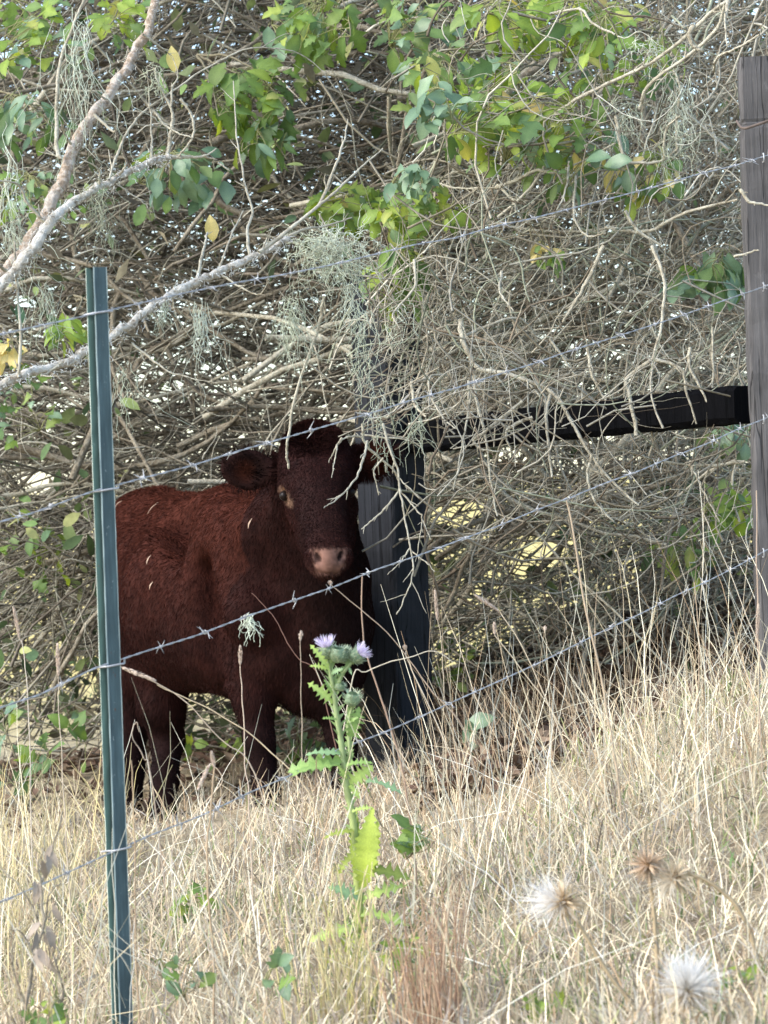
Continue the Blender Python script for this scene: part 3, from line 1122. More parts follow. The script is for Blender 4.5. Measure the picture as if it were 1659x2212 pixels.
leafy('leafy_branch', 'spray of lobed green leaves high left, right of the pinkish limb', (548, 215, 8.20), (85, 60, .15), 34, {'G': 5, 'Y': 2}, .085, (430, 120, 8.7), ('lobed', 'ovate'))
leafy('leafy_branch', 'cluster of large rounded blue-green leaves below the pale limb fork', (385, 385, 7.90), (85, 55, .12), 18, {'B': 5, 'G': 2}, .085, (470, 280, 8.4), ('ovate',))
leafy('leafy_branch', 'narrow hanging green leaves under the lobed leaf spray', (572, 325, 8.20), (45, 45, .1), 12, {'G': 4, 'B': 2}, .08, (520, 230, 8.5), ('narrow', 'ovate'), droop=1.0)
leafy('leafy_branch', 'blue-green leaves poking in at the left edge', (45, 262, 7.70), (75, 45, .12), 17, {'B': 5, 'G': 1}, .085, (-80, 180, 8.0), ('ovate', 'narrow'))
leafy('leafy_branch', 'green leaf bunch at the top left corner', (55, 70, 7.90), (85, 75, .15), 24, {'G': 4, 'Y': 3, 'B': 2}, .075, (-40, -60, 8.2))
leafy('leafy_branch', 'yellow-green leaves hanging at the top edge beside the pinkish limb', (275, 45, 8.10), (60, 45, .12), 13, {'Y': 4, 'G': 2}, .075, (300, -80, 8.4), ('ovate', 'lobed'))
leafy('leafy_branch', 'dull green leaves low on the left edge below the limbs', (70, 430, 8.50), (90, 45, .15), 16, {'G': 3, 'B': 2}, .06, (-60, 380, 8.8))
leafy('leafy_branch', 'spray of green leaves at the top edge left of centre', (672, 62, 8.20), (85, 55, .15), 26, {'G': 5, 'B': 2, 'Y': 2}, .08, (700, -70, 8.5))
leafy('leafy_branch', 'dark green leaves at the top edge near the centre', (900, 60, 8.05), (75, 70, .2), 20, {'G': 5, 'B': 3}, .075, (900, -90, 9.0))
leafy('leafy_branch', 'topmost bright yellow-green leaf mass right of centre', (1170, 40, 7.75), (130, 60, .25), 52, {'Y': 6, 'G': 3}, .075, (1180, -120, 8.7), ('ovate', 'lobed', 'narrow'), nstem=5)
leafy('leafy_branch', 'bright sunlit leaves near the top right among pale twigs', (1330, 110, 7.65), (110, 75, .2), 44, {'Y': 6, 'G': 3, 'B': 1}, .07, (1420, -60, 8.6), ('ovate', 'narrow', 'lobed'), nstem=5)
leafy('leafy_branch', 'broad green leaf mass left half of the upper right foliage', (1010, 205, 7.65), (120, 85, .2), 46, {'G': 5, 'B': 2, 'Y': 4}, .08, (1120, 90, 8.6), ('ovate', 'lobed', 'narrow'), nstem=5)
leafy('leafy_branch', 'yellow-green lobed leaves in the middle of the upper right foliage', (1120, 275, 7.55), (130, 75, .2), 50, {'Y': 5, 'G': 4}, .078, (1230, 160, 8.5), ('lobed', 'ovate'), nstem=5)
leafy('leafy_branch', 'blue-green leaves with a few gold ones below the sunlit leaves', (1240, 350, 7.55), (100, 60, .2), 30, {'B': 4, 'G': 4, 'O': 1}, .075, (1290, 240, 8.5), ('ovate', 'narrow'), nstem=4)
leafy('leafy_branch', 'single large glossy blue-green leaf group at the left tip of the foliage', (945, 235, 7.25), (45, 40, .08), 8, {'B': 5}, .085, (1010, 200, 8.3), ('ovate',), droop=0.9)
leafy('leafy_branch', 'low yellow-green leaf band right above the lichen clump', (770, 450, 8.40), (85, 40, .15), 30, {'Y': 5, 'G': 4}, .07, (880, 400, 8.6), ('lobed', 'ovate'))
leafy('leafy_branch', 'green leaves continuing the low band towards the right', (900, 460, 7.75), (80, 42, .15), 26, {'G': 5, 'Y': 3}, .07, (980, 370, 8.7), ('lobed', 'ovate'))
leafy('leafy_branch', 'small blue-green leaves above the low leaf band', (895, 395, 7.45), (45, 28, .1), 10, {'B': 5}, .06, (960, 330, 8.4), ('ovate',))
leafy('leafy_branch', 'dark narrow leaves hanging over the top of the brace post', (858, 615, 7.9), (56, 62, .1), 34, {'G': 6, 'Y': 1}, .075, (870, 520, 8.3), ('narrow', 'ovate'), droop=1.2)
leafy('leafy_branch', 'pair of green leaves with a yellow one hanging right of centre', (1188, 560, 7.7), (30, 22, .05), 6, {'G': 3, 'O': 2}, .06, (1170, 480, 7.9), ('ovate',), droop=1.4)
leafy('leafy_branch', 'dusky blue-green leaves beside the right post between the upper wires', (1535, 612, 7.6), (75, 38, .12), 17, {'B': 5, 'G': 3}, .085, (1620, 540, 8.0), ('ovate',))
leafy('leafy_branch', 'yellow leaves among green at the upper right thicket', (1390, 390, 7.65), (70, 55, .15), 18, {'Y': 3, 'G': 3, 'O': 2}, .065, (1420, 300, 8.6), ('ovate',))
leafy('leafy_branch', 'narrow yellow-green leaves just left of the metal post', (148, 722, 7.6), (32, 30, .06), 9, {'Y': 5, 'G': 2}, .07, (160, 640, 7.9), ('narrow',), droop=0.6)
leafy('leafy_branch', 'round yellow leaf and green neighbours at the left edge', (18, 775, 7.6), (34, 32, .06), 6, {'O': 3, 'G': 2}, .065, (-40, 700, 7.9), ('ovate',))
leafy('leafy_branch', 'green leaves behind the left edge at mid height', (40, 880, 8.6), (75, 60, .15), 10, {'G': 5, 'B': 2}, .07, (-60, 820, 8.8))
leafy('leafy_branch', 'olive leaves in the thicket left of the cow back', (75, 1180, 9.0), (90, 80, .15), 9, {'G': 5, 'Y': 2}, .06, (-60, 1080, 9.2))
leafy('leafy_branch', 'green leaves behind the right post above the third wire', (1570, 1100, 7.7), (55, 40, .1), 12, {'G': 4, 'Y': 3}, .07, (1640, 1030, 8.0), ('ovate',))
leafy('leafy_branch', 'green leaves low beside the right post', (1480, 1200, 8.4), (65, 50, .12), 14, {'G': 4, 'Y': 2}, .065, (1540, 1120, 8.6), ('ovate',))
leafy('leafy_branch', 'pale blue-green leaves under the rail by the right post', (1575, 945, 7.6), (40, 30, .08), 8, {'B': 4}, .075, (1630, 900, 7.9), ('ovate',))
for (u, v, lab) in ((370, 117, 'gold leaf at the tip of a thin twig high on the left'), (453, 482, 'gold leaf hanging alone above the long pale limb')):
    o = obj('fallen_leaf', LEAVES['O', 'ovate'][0], None, frame(P(u, v - 18, 6.9), (0.1, 0, -1), (0.2, -1, 0.1), .062))
    tag(o, lab, 'leaf')
# green understorey behind the cow and along the foot of the thicket
leafy('undergrowth_plant', 'green weeds seen under the cow belly between its legs', (640, 1590, 8.9), (75, 55, .2), 18, {'G': 5, 'B': 4}, .075, (650, 1690, 8.9), cat='weed', droop=0.0, nstem=5)
leafy('undergrowth_plant', 'green weeds between the cow hind and front legs', (455, 1610, 9.1), (70, 45, .2), 11, {'G': 5, 'Y': 2}, .07, (455, 1690, 9.1), cat='weed', droop=0.0, nstem=4)
leafy('undergrowth_plant', 'dark leafy weeds low at the left edge behind the grass', (60, 1600, 8.6), (120, 90, .25), 30, {'G': 6, 'B': 4}, .07, (60, 1740, 8.6), cat='weed', droop=0.1, nstem=6)
leafy('undergrowth_plant', 'broad grey-green leaf plant right of the brace post', (1025, 1610, 7.6), (30, 45, .06), 7, {'B': 5}, .085, (1015, 1740, 7.6), ('ovate',), cat='weed', droop=-0.2, nstem=3)
leafy('undergrowth_plant', 'small green weeds at the foot of the thicket right of the post', (985, 1430, 9.2), (60, 60, .15), 18, {'G': 5, 'Y': 2}, .06, (985, 1530, 9.2), cat='weed', droop=0.1)


# openings through the brush: (u, v, radius across, radius up)
HOLES = [(985, 1108, 52, 32), (1165, 1192, 54, 38), (75, 1045, 30, 26), (722, 886, 26, 20), (962, 1185, 24, 22), (1030, 1275, 22, 16), (1110, 975, 36, 14), (500, 1000, 26, 10), (1300, 940, 26, 14), (1240, 1010, 24, 12),
         (370, 760, 18, 14), (20, 105, 30, 22), (460, 700, 16, 10), (650, 800, 16, 12), (1180, 880, 18, 10)]


def in_hole(path, shrink=1.0):
    """share of each path's points that lie in an opening"""
    u, v = PROJ(path)
    w = np.zeros(u.shape)
    for a, b, ra, rb in HOLES:
        w = np.maximum(w, (((u - a) / (ra * shrink)) ** 2 + ((v - b) / (rb * shrink)) ** 2 < 1) * 1.0)
    return w.mean(-1)


def forks(p, rad, r, per, K=6, scale=1.0, holes=True):
    """side twigs that leave their parent branch at an angle and taper"""
    n = len(p) * per
    i = np.repeat(np.arange(len(p)), per)
    k = r.integers(1, p.shape[1] - 2, n)
    st = p[i, k]
    tg = nrm(p[i, k + 1] - p[i, k])
    sg = np.where(r.random(n) < .5, 1, -1)
    a = np.radians(r.uniform(22, 58, n)) * sg
    ca, sa = np.cos(a), np.sin(a)
    dx = tg[:, 0] * ca - tg[:, 2] * sa
    dz = tg[:, 0] * sa + tg[:, 2] * ca
    dr = nrm(np.stack([dx, tg[:, 1] + r.normal(0, .35, n), dz], -1))
    plen = np.linalg.norm(p[i, -1] - p[i, 0], axis=1)
    L = plen * r.uniform(.16, .5, n) * scale
    s = np.linspace(0, 1, K)
    bend = (tg - dr) * r.uniform(-.2, .6, n)[:, None] + r.normal(0, .15, (n, 3))
    q = st[:, None] + dr[:, None] * (L[:, None] * s)[..., None] + bend[:, None] * (L[:, None] * s ** 2 * .6)[..., None]
    q += r.normal(0, 1, q.shape) * (L * .010)[:, None, None] * (s > 0)[None, :, None]
    r0 = np.minimum(rad[i, k] * .75, r.uniform(.0012, .0032, n))
    ok = (in_hole(q) < (.1 if holes else 2)) | (r.random(len(q)) < .15)
    return q[ok], (r0[:, None] * np.linspace(1, .35, K)[None])[ok]


# ------------------------------------------------------------------ named limbs and twigs
def limb(path_uvd, r, n=40, wob=0.003, sides=9, lump=0.10, seed=0):
    pts = [P(*p) for p in path_uvd]
    path = wobble(smooth_path(pts, n), wob, seed)
    rr = np.interp(np.linspace(0, 1, n), np.linspace(0, 1, len(r)), r)
    rr = rr * (1 + np.random.default_rng(seed + 5).normal(0, lump, n))
    return tubes(path, rr, sides), path


def twig_paths(th, name, lst, mat):
    for i, (pts, r0, r1) in enumerate(lst):
        (V, Qf), pth = limb(pts, (r0 * .95, r1 * .7), 9 * len(pts), 0.0009, 6, 0.07, i)
        rr_ = np.linspace(r0 * .95, r1 * .7, len(pth))[None]
        q, qr = forks(pth[None], rr_, np.random.default_rng(900 + i), 4, scale=.35, holes=False)
        if len(q):
            V2, Q2 = tubes(q, qr, 4)
            Qf = np.concatenate([Qf, Q2 + len(V)])
            V = np.concatenate([V, V2])
        obj(name, mesh_np(name, V, Qf, mat), th)


def dd(pts, d0, d1):
    n = len(pts)
    return [(u, v, d0 + (d1 - d0) * i / max(1, n - 1)) for i, (u, v) in enumerate(pts)]


def lichen_tuft(g, p, n, L, spread, seed, droop=1.0, col=(0.56, 0.60, 0.46), rad=.0009):
    r = np.random.default_rng(seed)
    K = 9
    st = np.array(p) + r.normal(0, 1, (n, 3)) * np.array(spread)
    dirs = r.normal(0, .55, (n, 3)) + np.array([0, 0, -droop])
    ln = L * (0.35 + 0.9 * r.random(n))
    step = nrm(dirs)[:, None] * (ln / K)[:, None, None] + r.normal(0, .30, (n, K, 3)) * (ln / K)[:, None, None] * 2.2
    step[:, :, 2] -= (ln / K)[:, None] * 0.15 * droop
    path = st[:, None] + np.cumsum(step, 1)
    V, Qf = tubes(path, np.tile(np.linspace(rad, rad * .5, K), (n, 1)), 3)
    c = np.repeat(np.array(col) * (0.75 + 0.45 * r.random((n, 1))), K * 3, 0)
    g.add(V, Qf, col=c)


# pinkish limb rising to the upper left, with its pale fork
t = thing('tree_limb', 'thick pinkish lichen-spotted limb rising steeply across the upper left', 'branch', P(0, 600, 6.4))
(V, Qf), pa = limb([(-60, 640, 6.4), (0, 598, 6.42), (40, 560, 6.45), (85, 490, 6.5), (130, 395, 6.55), (162, 312, 6.6), (205, 245, 6.65), (252, 178, 6.7), (292, 115, 6.75), (328, 35, 6.8), (350, -60, 6.85)],
                   (.0148, .0145, .0148, .0138, .012, .0108, .0095), 90, .0025, 12, .07, 2)
obj('limb', mesh_np('limb', V, Qf, M_BARK_PINK), t)
twig_paths(t, 'twig', [
    (dd([(132, 345), (122, 310), (124, 200), (132, 130), (165, 40), (190, -20)], 6.55, 6.6), .006, .004),
    (dd([(160, 320), (140, 290), (132, 262)], 6.6, 6.5), .004, .001),
    (dd([(205, 248), (245, 285), (250, 272)], 6.6, 6.5), .004, .001),
    (dd([(230, 215), (190, 190)], 6.6, 6.5), .003, .001),
    (dd([(310, 75), (345, 100), (372, 120)], 6.75, 6.8), .003, .0015),
    (dd([(20, 590), (-10, 560), (-40, 480)], 6.4, 6.3), .005, .002)], M_BARK_PALE)
g = Geo()
for i, k in enumerate(range(4, 88, 3)):
    lichen_tuft(g, pa[k], 14, .012, (.012, .012, .012), i, 0.4, (0.62, 0.60, 0.52))
obj('lichen', g.mesh('lichen', M_LICHEN), t)

t = thing('tree_limb', 'white lichen-crusted limb curving right to a forked tip in the upper left', 'branch', P(20, 600, 6.3))
(V, Qf), pb = limb([(-30, 650, 6.3), (25, 590, 6.31), (72, 532, 6.33), (112, 478, 6.36), (150, 443, 6.4), (212, 404, 6.45), (270, 376, 6.5), (330, 350, 6.55), (365, 336, 6.58)],
                   (.0108, .0116, .0116, .0102, .0082, .0073, .0068), 70, .002, 11, .08, 4)
obj('limb', mesh_np('limb', V, Qf, M_BARK_WHITE), t)
twig_paths(t, 'twig', [
    (dd([(362, 338), (400, 340), (440, 338), (468, 322)], 6.58, 6.6), .0062, .002),
    (dd([(440, 338), (470, 345)], 6.6, 6.6), .003, .001),
    (dd([(472, 352), (498, 370)], 6.6, 6.6), .003, .0015),
    (dd([(360, 338), (368, 300), (373, 262), (370, 235), (352, 200), (338, 168), (332, 145)], 6.58, 6.6), .0052, .002),
    (dd([(370, 232), (372, 190), (385, 160), (372, 122)], 6.58, 6.6), .003, .001),
    (dd([(358, 190), (345, 160), (318, 140)], 6.6, 6.6), .003, .001),
    (dd([(388, 212), (412, 245), (418, 290), (398, 322), (385, 338)], 6.56, 6.58), .0038, .003),
    (dd([(332, 238), (360, 272), (392, 290), (418, 296)], 6.6, 6.56), .0032, .002),
    (dd([(325, 355), (328, 300), (322, 215), (318, 145)], 6.56, 6.6), .0034, .001),
    (dd([(235, 388), (255, 330), (285, 270), (325, 230), (420, 165), (520, 110), (600, 105), (670, 130), (745, 215), (770, 245)], 6.45, 6.9), .0034, .001),
    (dd([(215, 402), (212, 365), (170, 338)], 6.45, 6.4), .003, .001),
    (dd([(258, 378), (272, 355), (262, 328)], 6.48, 6.45), .003, .001),
    (dd([(240, 390), (300, 430), (330, 460)], 6.48, 6.5), .002, .001),
    (dd([(105, 490), (60, 440), (40, 400), (0, 390)], 6.36, 6.3), .004, .002)], M_BARK_PALE)
g = Geo()
for i, k in enumerate(range(2, 68, 2)):
    lichen_tuft(g, pb[k], 14, .012, (.010, .010, .010), 100 + i, 0.4, (0.72, 0.72, 0.66))
obj('lichen', g.mesh('lichen', M_LICHEN), t)
for a_ in ((P(215, 410, 6.45), 40, .11, (.010, .01, .02), 150, 1.2, (0.40, 0.42, 0.30)), (P(335, 160, 6.6), 30, .05, (.010, .01, .02), 151, 0.6, (0.55, 0.58, 0.42))):
    g = Geo()
    lichen_tuft(g, *a_)
    obj('lichen', g.mesh('lichen', M_LICHEN), t)

# the long pale limb behind the metal post
t = thing('tree_limb', 'long pale limb slanting up from the left edge behind the metal post', 'branch', P(0, 835, 6.3))
(V, Qf), pc = limb([(-80, 872, 6.25), (0, 836, 6.3), (60, 806, 6.33), (140, 782, 6.37), (200, 752, 6.4), (262, 715, 6.44), (320, 672, 6.48), (370, 638, 6.52), (430, 606, 6.56), (510, 572, 6.6), (585, 535, 6.65), (625, 512, 6.68)],
                   (.0100, .0100, .0092, .0084, .0092, .0096, .008, .006), 110, .0022, 11, .10, 6)
obj('limb', mesh_np('limb', V, Qf, M_BARK_WHITE), t)
twig_paths(t, 'twig', [
    (dd([(560, 545), (620, 500), (680, 452), (730, 410), (780, 362), (828, 320)], 6.6, 6.8), .0055, .002),
    (dd([(600, 530), (650, 498), (700, 488), (760, 470)], 6.66, 6.8), .005, .002),
    (dd([(135, 783), (100, 808), (92, 812), (142, 812)], 6.36, 6.3), .003, .001),
    (dd([(285, 742), (330, 778), (380, 808), (470, 828)], 6.45, 6.4), .0034, .001),
    (dd([(470, 588), (520, 620), (560, 636), (582, 605)], 6.58, 6.5), .003, .001),
    (dd([(540, 560), (535, 500), (545, 455), (528, 390), (510, 290), (505, 175)], 6.62, 6.8), .0045, .002),
    (dd([(425, 605), (440, 540), (448, 500)], 6.56, 6.7), .0045, .003),
    (dd([(470, 590), (500, 510), (525, 455)], 6.58, 6.7), .003, .002),
    (dd([(690, 445), (735, 330), (752, 258)], 6.7, 6.8), .0042, .002),
    (dd([(40, 815), (45, 720), (35, 600), (30, 520)], 6.3, 6.35), .0042, .003)], M_BARK_PALE)
g = Geo()
for i, k in enumerate(range(3, 108, 2)):
    lichen_tuft(g, pc[k], 14, .012, (.009, .009, .009), 200 + i, 0.3, (0.76, 0.77, 0.74))
obj('lichen', g.mesh('lichen', M_LICHEN), t)

# hanging lichen clumps
def lichen_thing(label, tufts, seed):
    g = Geo()
    for i, (u, v, d, n, L, sp, dr) in enumerate(tufts):
        lichen_tuft(g, P(u, v, d), n, L, sp, seed * 50 + i, dr, (0.54, 0.58, 0.44) if i % 3 else (0.68, 0.72, 0.58))
    o = obj('hanging_lichen', g.mesh('hanging_lichen', M_LICHEN))
    tag(o, label, 'lichen', 'hanging beard lichen')


lichen_thing('large shaggy pale-green lichen clump hanging above the cow', [(720, 520, 7.0, 170, .06, (.045, .03, .012), .3), (735, 565, 7.0, 150, .07, (.026, .03, .022), .7), (635, 650, 7.0, 40, .10, (.012, .02, .03), 1.5),
             (755, 640, 7.0, 36, .08, (.02, .02, .03), 1.2), (690, 520, 7.0, 60, .10, (.05, .02, .012), .2), (620, 690, 7.0, 30, .10, (.008, .02, .02), 1.6)], 1)
lichen_thing('tangled lichen strands trailing down towards the cow ear', [(855, 680, 7.3, 16, .09, (.02, .02, .03), 1.4), (782, 680, 7.15, 26, .10, (.008, .02, .03), 1.6), (785, 770, 7.15, 22, .08, (.008, .02, .03), 1.6), (808, 850, 7.15, 16, .07, (.007, .02, .02), 1.4),
             (895, 895, 7.15, 26, .08, (.006, .02, .02), 1.4), (828, 930, 7.15, 16, .07, (.008, .02, .02), 1.4)], 2)
lichen_thing('thin lichen beard hanging at the top left beside the pinkish limb', [(172, 20, 6.6, 22, .26, (.005, .01, .02), 2.4), (166, 130, 6.6, 18, .18, (.004, .01, .02), 2.4)], 3)
lichen_thing('lichen strands hanging along the left edge', [(8, 330, 6.5, 20, .22, (.006, .01, .03), 2.2), (25, 470, 6.5, 30, .12, (.007, .01, .02), 1.8), (95, 620, 6.5, 22, .10, (.005, .01, .01), 2)], 4)
lichen_thing('pale lichen beard hanging in the twigs left of the right post', [(1470, 170, 7.4, 36, .12, (.014, .02, .03), 1.5), (1455, 260, 7.4, 36, .14, (.018, .02, .03), 1.5), (1350, 240, 7.4, 40, .08, (.02, .02, .02), .8), (1400, 90, 7.4, 40, .08, (.02, .02, .02), .6)], 5)
lichen_thing('small lichen wisp caught on the third wire', [(537, 1328, 5.42, 24, .035, (.006, .006, .006), 1.4)], 6)
lichen_thing('lichen wisps hanging from the long pale limb left of the cow', [(435, 660, 6.55, 30, .12, (.006, .01, .02), 2.0), (355, 655, 6.5, 30, .05, (.012, .01, .01), 1.2), (268, 800, 6.5, 12, .10, (.006, .01, .02), 2.0)], 7)

# dead vine hanging in front of the cow ear
def Z(lst):     # positions measured on an enlargement of the head
    return [(331.5 + (x / 2.0738 + 650) * 0.6636 - 331.5, (y / 2.0738 + 1350) * 0.6636) for x, y in lst]


t = thing('hanging_twig', 'bare knotted twig hanging down beside the cow ear over the post', 'twig', P(770, 700, 7.1))
twig_paths(t, 'twig', [
    (dd([(700, 640), (690, 700), (670, 760), (640, 850), (622, 950), (620, 985), (624, 1012)], 7.0, 7.1), .0048, .004),
    (dd(Z([(1100, 60), (1120, 200), (1230, 300), (1330, 400), (1350, 520)]), 7.15, 7.2), .0035, .003),
    (dd(Z([(1240, 60), (1280, 220), (1340, 380), (1350, 500), (1380, 680), (1420, 880), (1440, 1050), (1400, 1200), (1330, 1345)]), 7.15, 7.0), .0038, .002),
    (dd(Z([(1130, 180), (1100, 320), (1060, 420), (960, 540), (835, 630)]), 7.15, 6.9), .0036, .002),
    (dd(Z([(1350, 510), (1260, 620), (1180, 700), (1090, 775)]), 7.15, 7.1), .0028, .002),
    (dd(Z([(1240, 290), (1180, 380), (1210, 540)]), 7.1, 7.1), .0026, .002),
    (dd(Z([(960, 150), (910, 240), (870, 320)]), 7.1, 7.1), .0024, .001),
    (dd(Z([(930, 200), (910, 330), (890, 425)]), 7.1, 7.05), .0022, .001),
    (dd(Z([(1360, 520), (1460, 640), (1500, 700), (1480, 860), (1460, 990)]), 7.15, 7.1), .0026, .001),
    (dd(Z([(1500, 700), (1560, 840)]), 7.15, 7.1), .002, .001),
    (dd(Z([(1340, 420), (1480, 560)]), 7.15, 7.1), .002, .001),
    (dd(Z([(1420, 900), (1350, 1000), (1265, 1080)]), 7.1, 7.05), .002, .001),
    (dd(Z([(1430, 920), (1520, 990), (1590, 1060)]), 7.1, 7.05), .002, .001),
    (dd(Z([(1080, 130), (1200, 150), (1400, 170), (1500, 230), (1520, 330), (1510, 480)]), 7.2, 7.2), .0026, .001),
    (dd(Z([(1100, 150), (1000, 150), (930, 200)]), 7.15, 7.1), .0028, .002)], M_BARK_PALE)

# ------------------------------------------------------------------ the brush: tangled dead branches
def R4(l, d0, d1, r0, r1):       # positions measured on an enlargement of the right middle
    return (dd([(829.5 + x / 2, 531 + y / 2) for x, y in l], d0, d1), r0, r1)


def R2(l, d0, d1, r0, r1):
    return (dd([(829.5 + x / 2, y / 2) for x, y in l], d0, d1), r0, r1)


t = thing('dead_shrub', 'bare pale curling stems hanging over the rail left of the right post', 'shrub', P(1300, 1500, 7.6))
twig_paths(t, 'branch', [
    R4([(330, 320), (345, 420), (410, 530), (540, 555), (720, 630), (790, 720), (860, 850), (960, 990), (1100, 1120)], 7.4, 7.2, .0075, .004),
    R4([(330, 400), (450, 345), (560, 310), (620, 340), (665, 415)], 7.4, 7.5, .005, .003),
    R4([(950, 0), (890, 130), (830, 240), (770, 330)], 7.3, 7.3, .006, .005),
    R4([(715, 400), (800, 520), (830, 560)], 7.3, 7.3, .004, .002),
    R4([(880, 440), (900, 560), (960, 670)], 7.1, 7.1, .005, .003),
    R4([(1160, 490), (1055, 570), (1060, 640), (1080, 740), (1090, 820)], 7.1, 7.1, .0055, .0065),
    R4([(365, 580), (365, 700), (340, 850), (300, 1050)], 7.3, 7.2, .0042, .002),
    R4([(390, 560), (400, 660), (440, 830), (460, 1000), (490, 1170)], 7.35, 7.3, .005, .003),
    R4([(600, 670), (440, 800), (388, 840), (430, 880), (560, 890)], 7.3, 7.3, .005, .003),
    R4([(640, 740), (545, 785), (528, 820), (545, 880)], 7.3, 7.3, .005, .003),
    R4([(720, 640), (700, 730), (710, 850), (725, 1000)], 7.3, 7.2, .0055, .004),
    R4([(270, 560), (200, 565), (200, 650), (260, 750), (310, 790)], 7.4, 7.2, .004, .002),
    R4([(1170, 490), (1280, 530), (1310, 640), (1350, 770)], 7.0, 7.0, .005, .003),
    R4([(1320, 440), (1320, 520), (1380, 640), (1430, 740)], 7.0, 7.0, .0045, .003),
    R4([(1160, 0), (1210, 150), (1200, 330), (1160, 490)], 7.2, 7.1, .005, .005),
    R4([(510, 110), (500, 200), (560, 280)], 7.3, 7.2, .004, .002),
    R4([(130, 60), (130, 180), (40, 290), (70, 360)], 7.3, 7.2, .004, .002),
    R4([(120, 580), (130, 680), (180, 740)], 7.4, 7.3, .005, .003),
    R4([(1545, 520), (1470, 620), (1400, 680), (1340, 800)], 7.1, 7.2, .005, .003),
    R4([(960, 990), (880, 950), (820, 830), (600, 560)], 7.6, 7.7, .004, .004),
    R4([(1420, 350), (1420, 640), (1400, 700)], 7.1, 7.1, .003, .002),
    R4([(1560, 930), (1400, 950), (1150, 920), (960, 850)], 7.5, 7.6, .006, .004),
    R4([(1320, 940), (1350, 1000), (1390, 1080), (1450, 1190)], 7.0, 7.0, .003, .002),
    R4([(900, 900), (880, 1000), (910, 1100), (990, 1190)], 7.2, 7.2, .0045, .003),
    R2([(730, 610), (735, 500), (850, 420), (1010, 340), (1140, 280), (1290, 170), (1420, 50), (1490, 0)], 7.5, 7.2, .0045, .0065),
    R2([(1105, 470), (1130, 390), (1200, 320), (1340, 220), (1440, 120), (1475, 20)], 7.4, 7.2, .0045, .0065),
    R2([(1000, 500), (1040, 680), (1130, 705), (1210, 690), (1270, 640)], 7.4, 7.4, .005, .004),
    R2([(1270, 660), (1265, 500), (1280, 380), (1250, 300)], 7.4, 7.4, .004, .004),
    R2([(720, 60), (850, 40), (900, 100), (1000, 150)], 7.5, 7.4, .004, .004),
    R2([(1490, 0), (1475, 80), (1480, 200)], 7.2, 7.1, .006, .002),
    R2([(1425, 310), (1440, 250), (1520, 210), (1620, 150)], 7.0, 6.8, .004, .003),
    R2([(1340, 110), (1320, 150), (1340, 200), (1380, 220)], 7.2, 7.2, .007, .006),
    R2([(480, 810), (570, 780), (660, 735), (760, 740), (1000, 620)], 7.6, 7.4, .006, .003),
    R2([(490, 800), (560, 870), (570, 920)], 7.6, 7.4, .004, .003),
    R2([(800, 700), (785, 820), (745, 910)], 7.4, 7.3, .004, .002),
    R2([(830, 740), (820, 900), (830, 960), (880, 1020), (960, 1010)], 7.4, 7.3, .004, .003),
    R2([(180, 765), (300, 810), (480, 812)], 7.7, 7.6, .003, .003),
    R2([(1540, 820), (1580, 870), (1660, 885)], 6.62, 6.6, .005, .003),
    R2([(1510, 1110), (1600, 1085), (1620, 1080)], 6.62, 6.6, .003, .002),
    R2([(1210, 690), (1220, 560), (1280, 500)], 7.4, 7.3, .004, .003),
    R2([(960, 980), (1130, 1000), (1300, 920), (1530, 860)], 7.5, 7.3, .006, .005),
    R2([(1140, 995), (1180, 1100), (1200, 1190)], 7.5, 7.5, .006, .005),
    R2([(1040, 910), (1100, 1000), (1200, 1060)], 7.4, 7.4, .005, .004)], M_BARK_PALE)


def brush(n, u0, u1, v0, v1, d0, d1, Lr, rr, ang, K=8, seed=0, bend=0.35, hole_keep=0.17, floor=True):
    r = np.random.default_rng(seed)
    u = r.uniform(u0, u1, n)
    v = r.uniform(v0, v1, n)
    d = r.uniform(d0, d1, n)
    L = np.exp(r.uniform(math.log(Lr[0]), math.log(Lr[1]), n))
    mean, sdv = ang(u, v)
    a = np.radians(r.normal(mean, sdv))
    rnd = r.random(n) < 0.15
    a[rnd] = r.uniform(-math.pi / 2, math.pi / 2, rnd.sum())
    s = np.linspace(-0.5, 0.5, K)
    c = r.normal(0, bend, n)
    c2 = r.normal(0, bend * 1.1, n)
    lx = s[None] * L[:, None]
    ly = L[:, None] * (c[:, None] * (s[None] ** 2 - .08) * 1.6 + c2[:, None] * s[None] ** 3 * 2.0)
    dx = lx * np.cos(a)[:, None] - ly * np.sin(a)[:, None]
    dz = lx * np.sin(a)[:, None] + ly * np.cos(a)[:, None]
    dy = lx * r.normal(0, .3, n)[:, None] + L[:, None] * r.normal(0, .12, n)[:, None] * s[None] ** 2 * 3
    p = PA(u, v, d)[:, None] + np.stack([dx, dy, dz], -1)
    p += r.normal(0, 1, p.shape) * (L[:, None, None] * 0.007)
    hk = in_hole(p)
    keep = (hk < 0.10) | (r.random(n) < hole_keep)
    if floor:
        keep &= (p[..., 2] > ground_z(p[..., 0], p[..., 1]) - .02).all(1)
    p = p[keep]
    R0 = r.uniform(rr[0], rr[1], len(p))
    rad = R0[:, None] * np.linspace(1, .45, K)[None] * (1 + r.normal(0, .08, (len(p), K)))
    return p, rad, r


def ang_left(u, v):
    return 9 + 18 * np.sin(u / 260.0 + v / 190.0), np.full_like(u, 21.0)


def ang_right(u, v):
    return np.interp(u, (850, 1250, 1600), (14, 26, 34)) + 12 * np.sin(v / 170.0), np.full_like(u, 34.0)


def ang_post(u, v):
    return np.full_like(u, 60.0), np.full_like(u, 40.0)


def ang_fine(u, v):
    return 14 + 25 * np.sin(u / 130.0 + v / 150.0), np.full_like(u, 42.0)


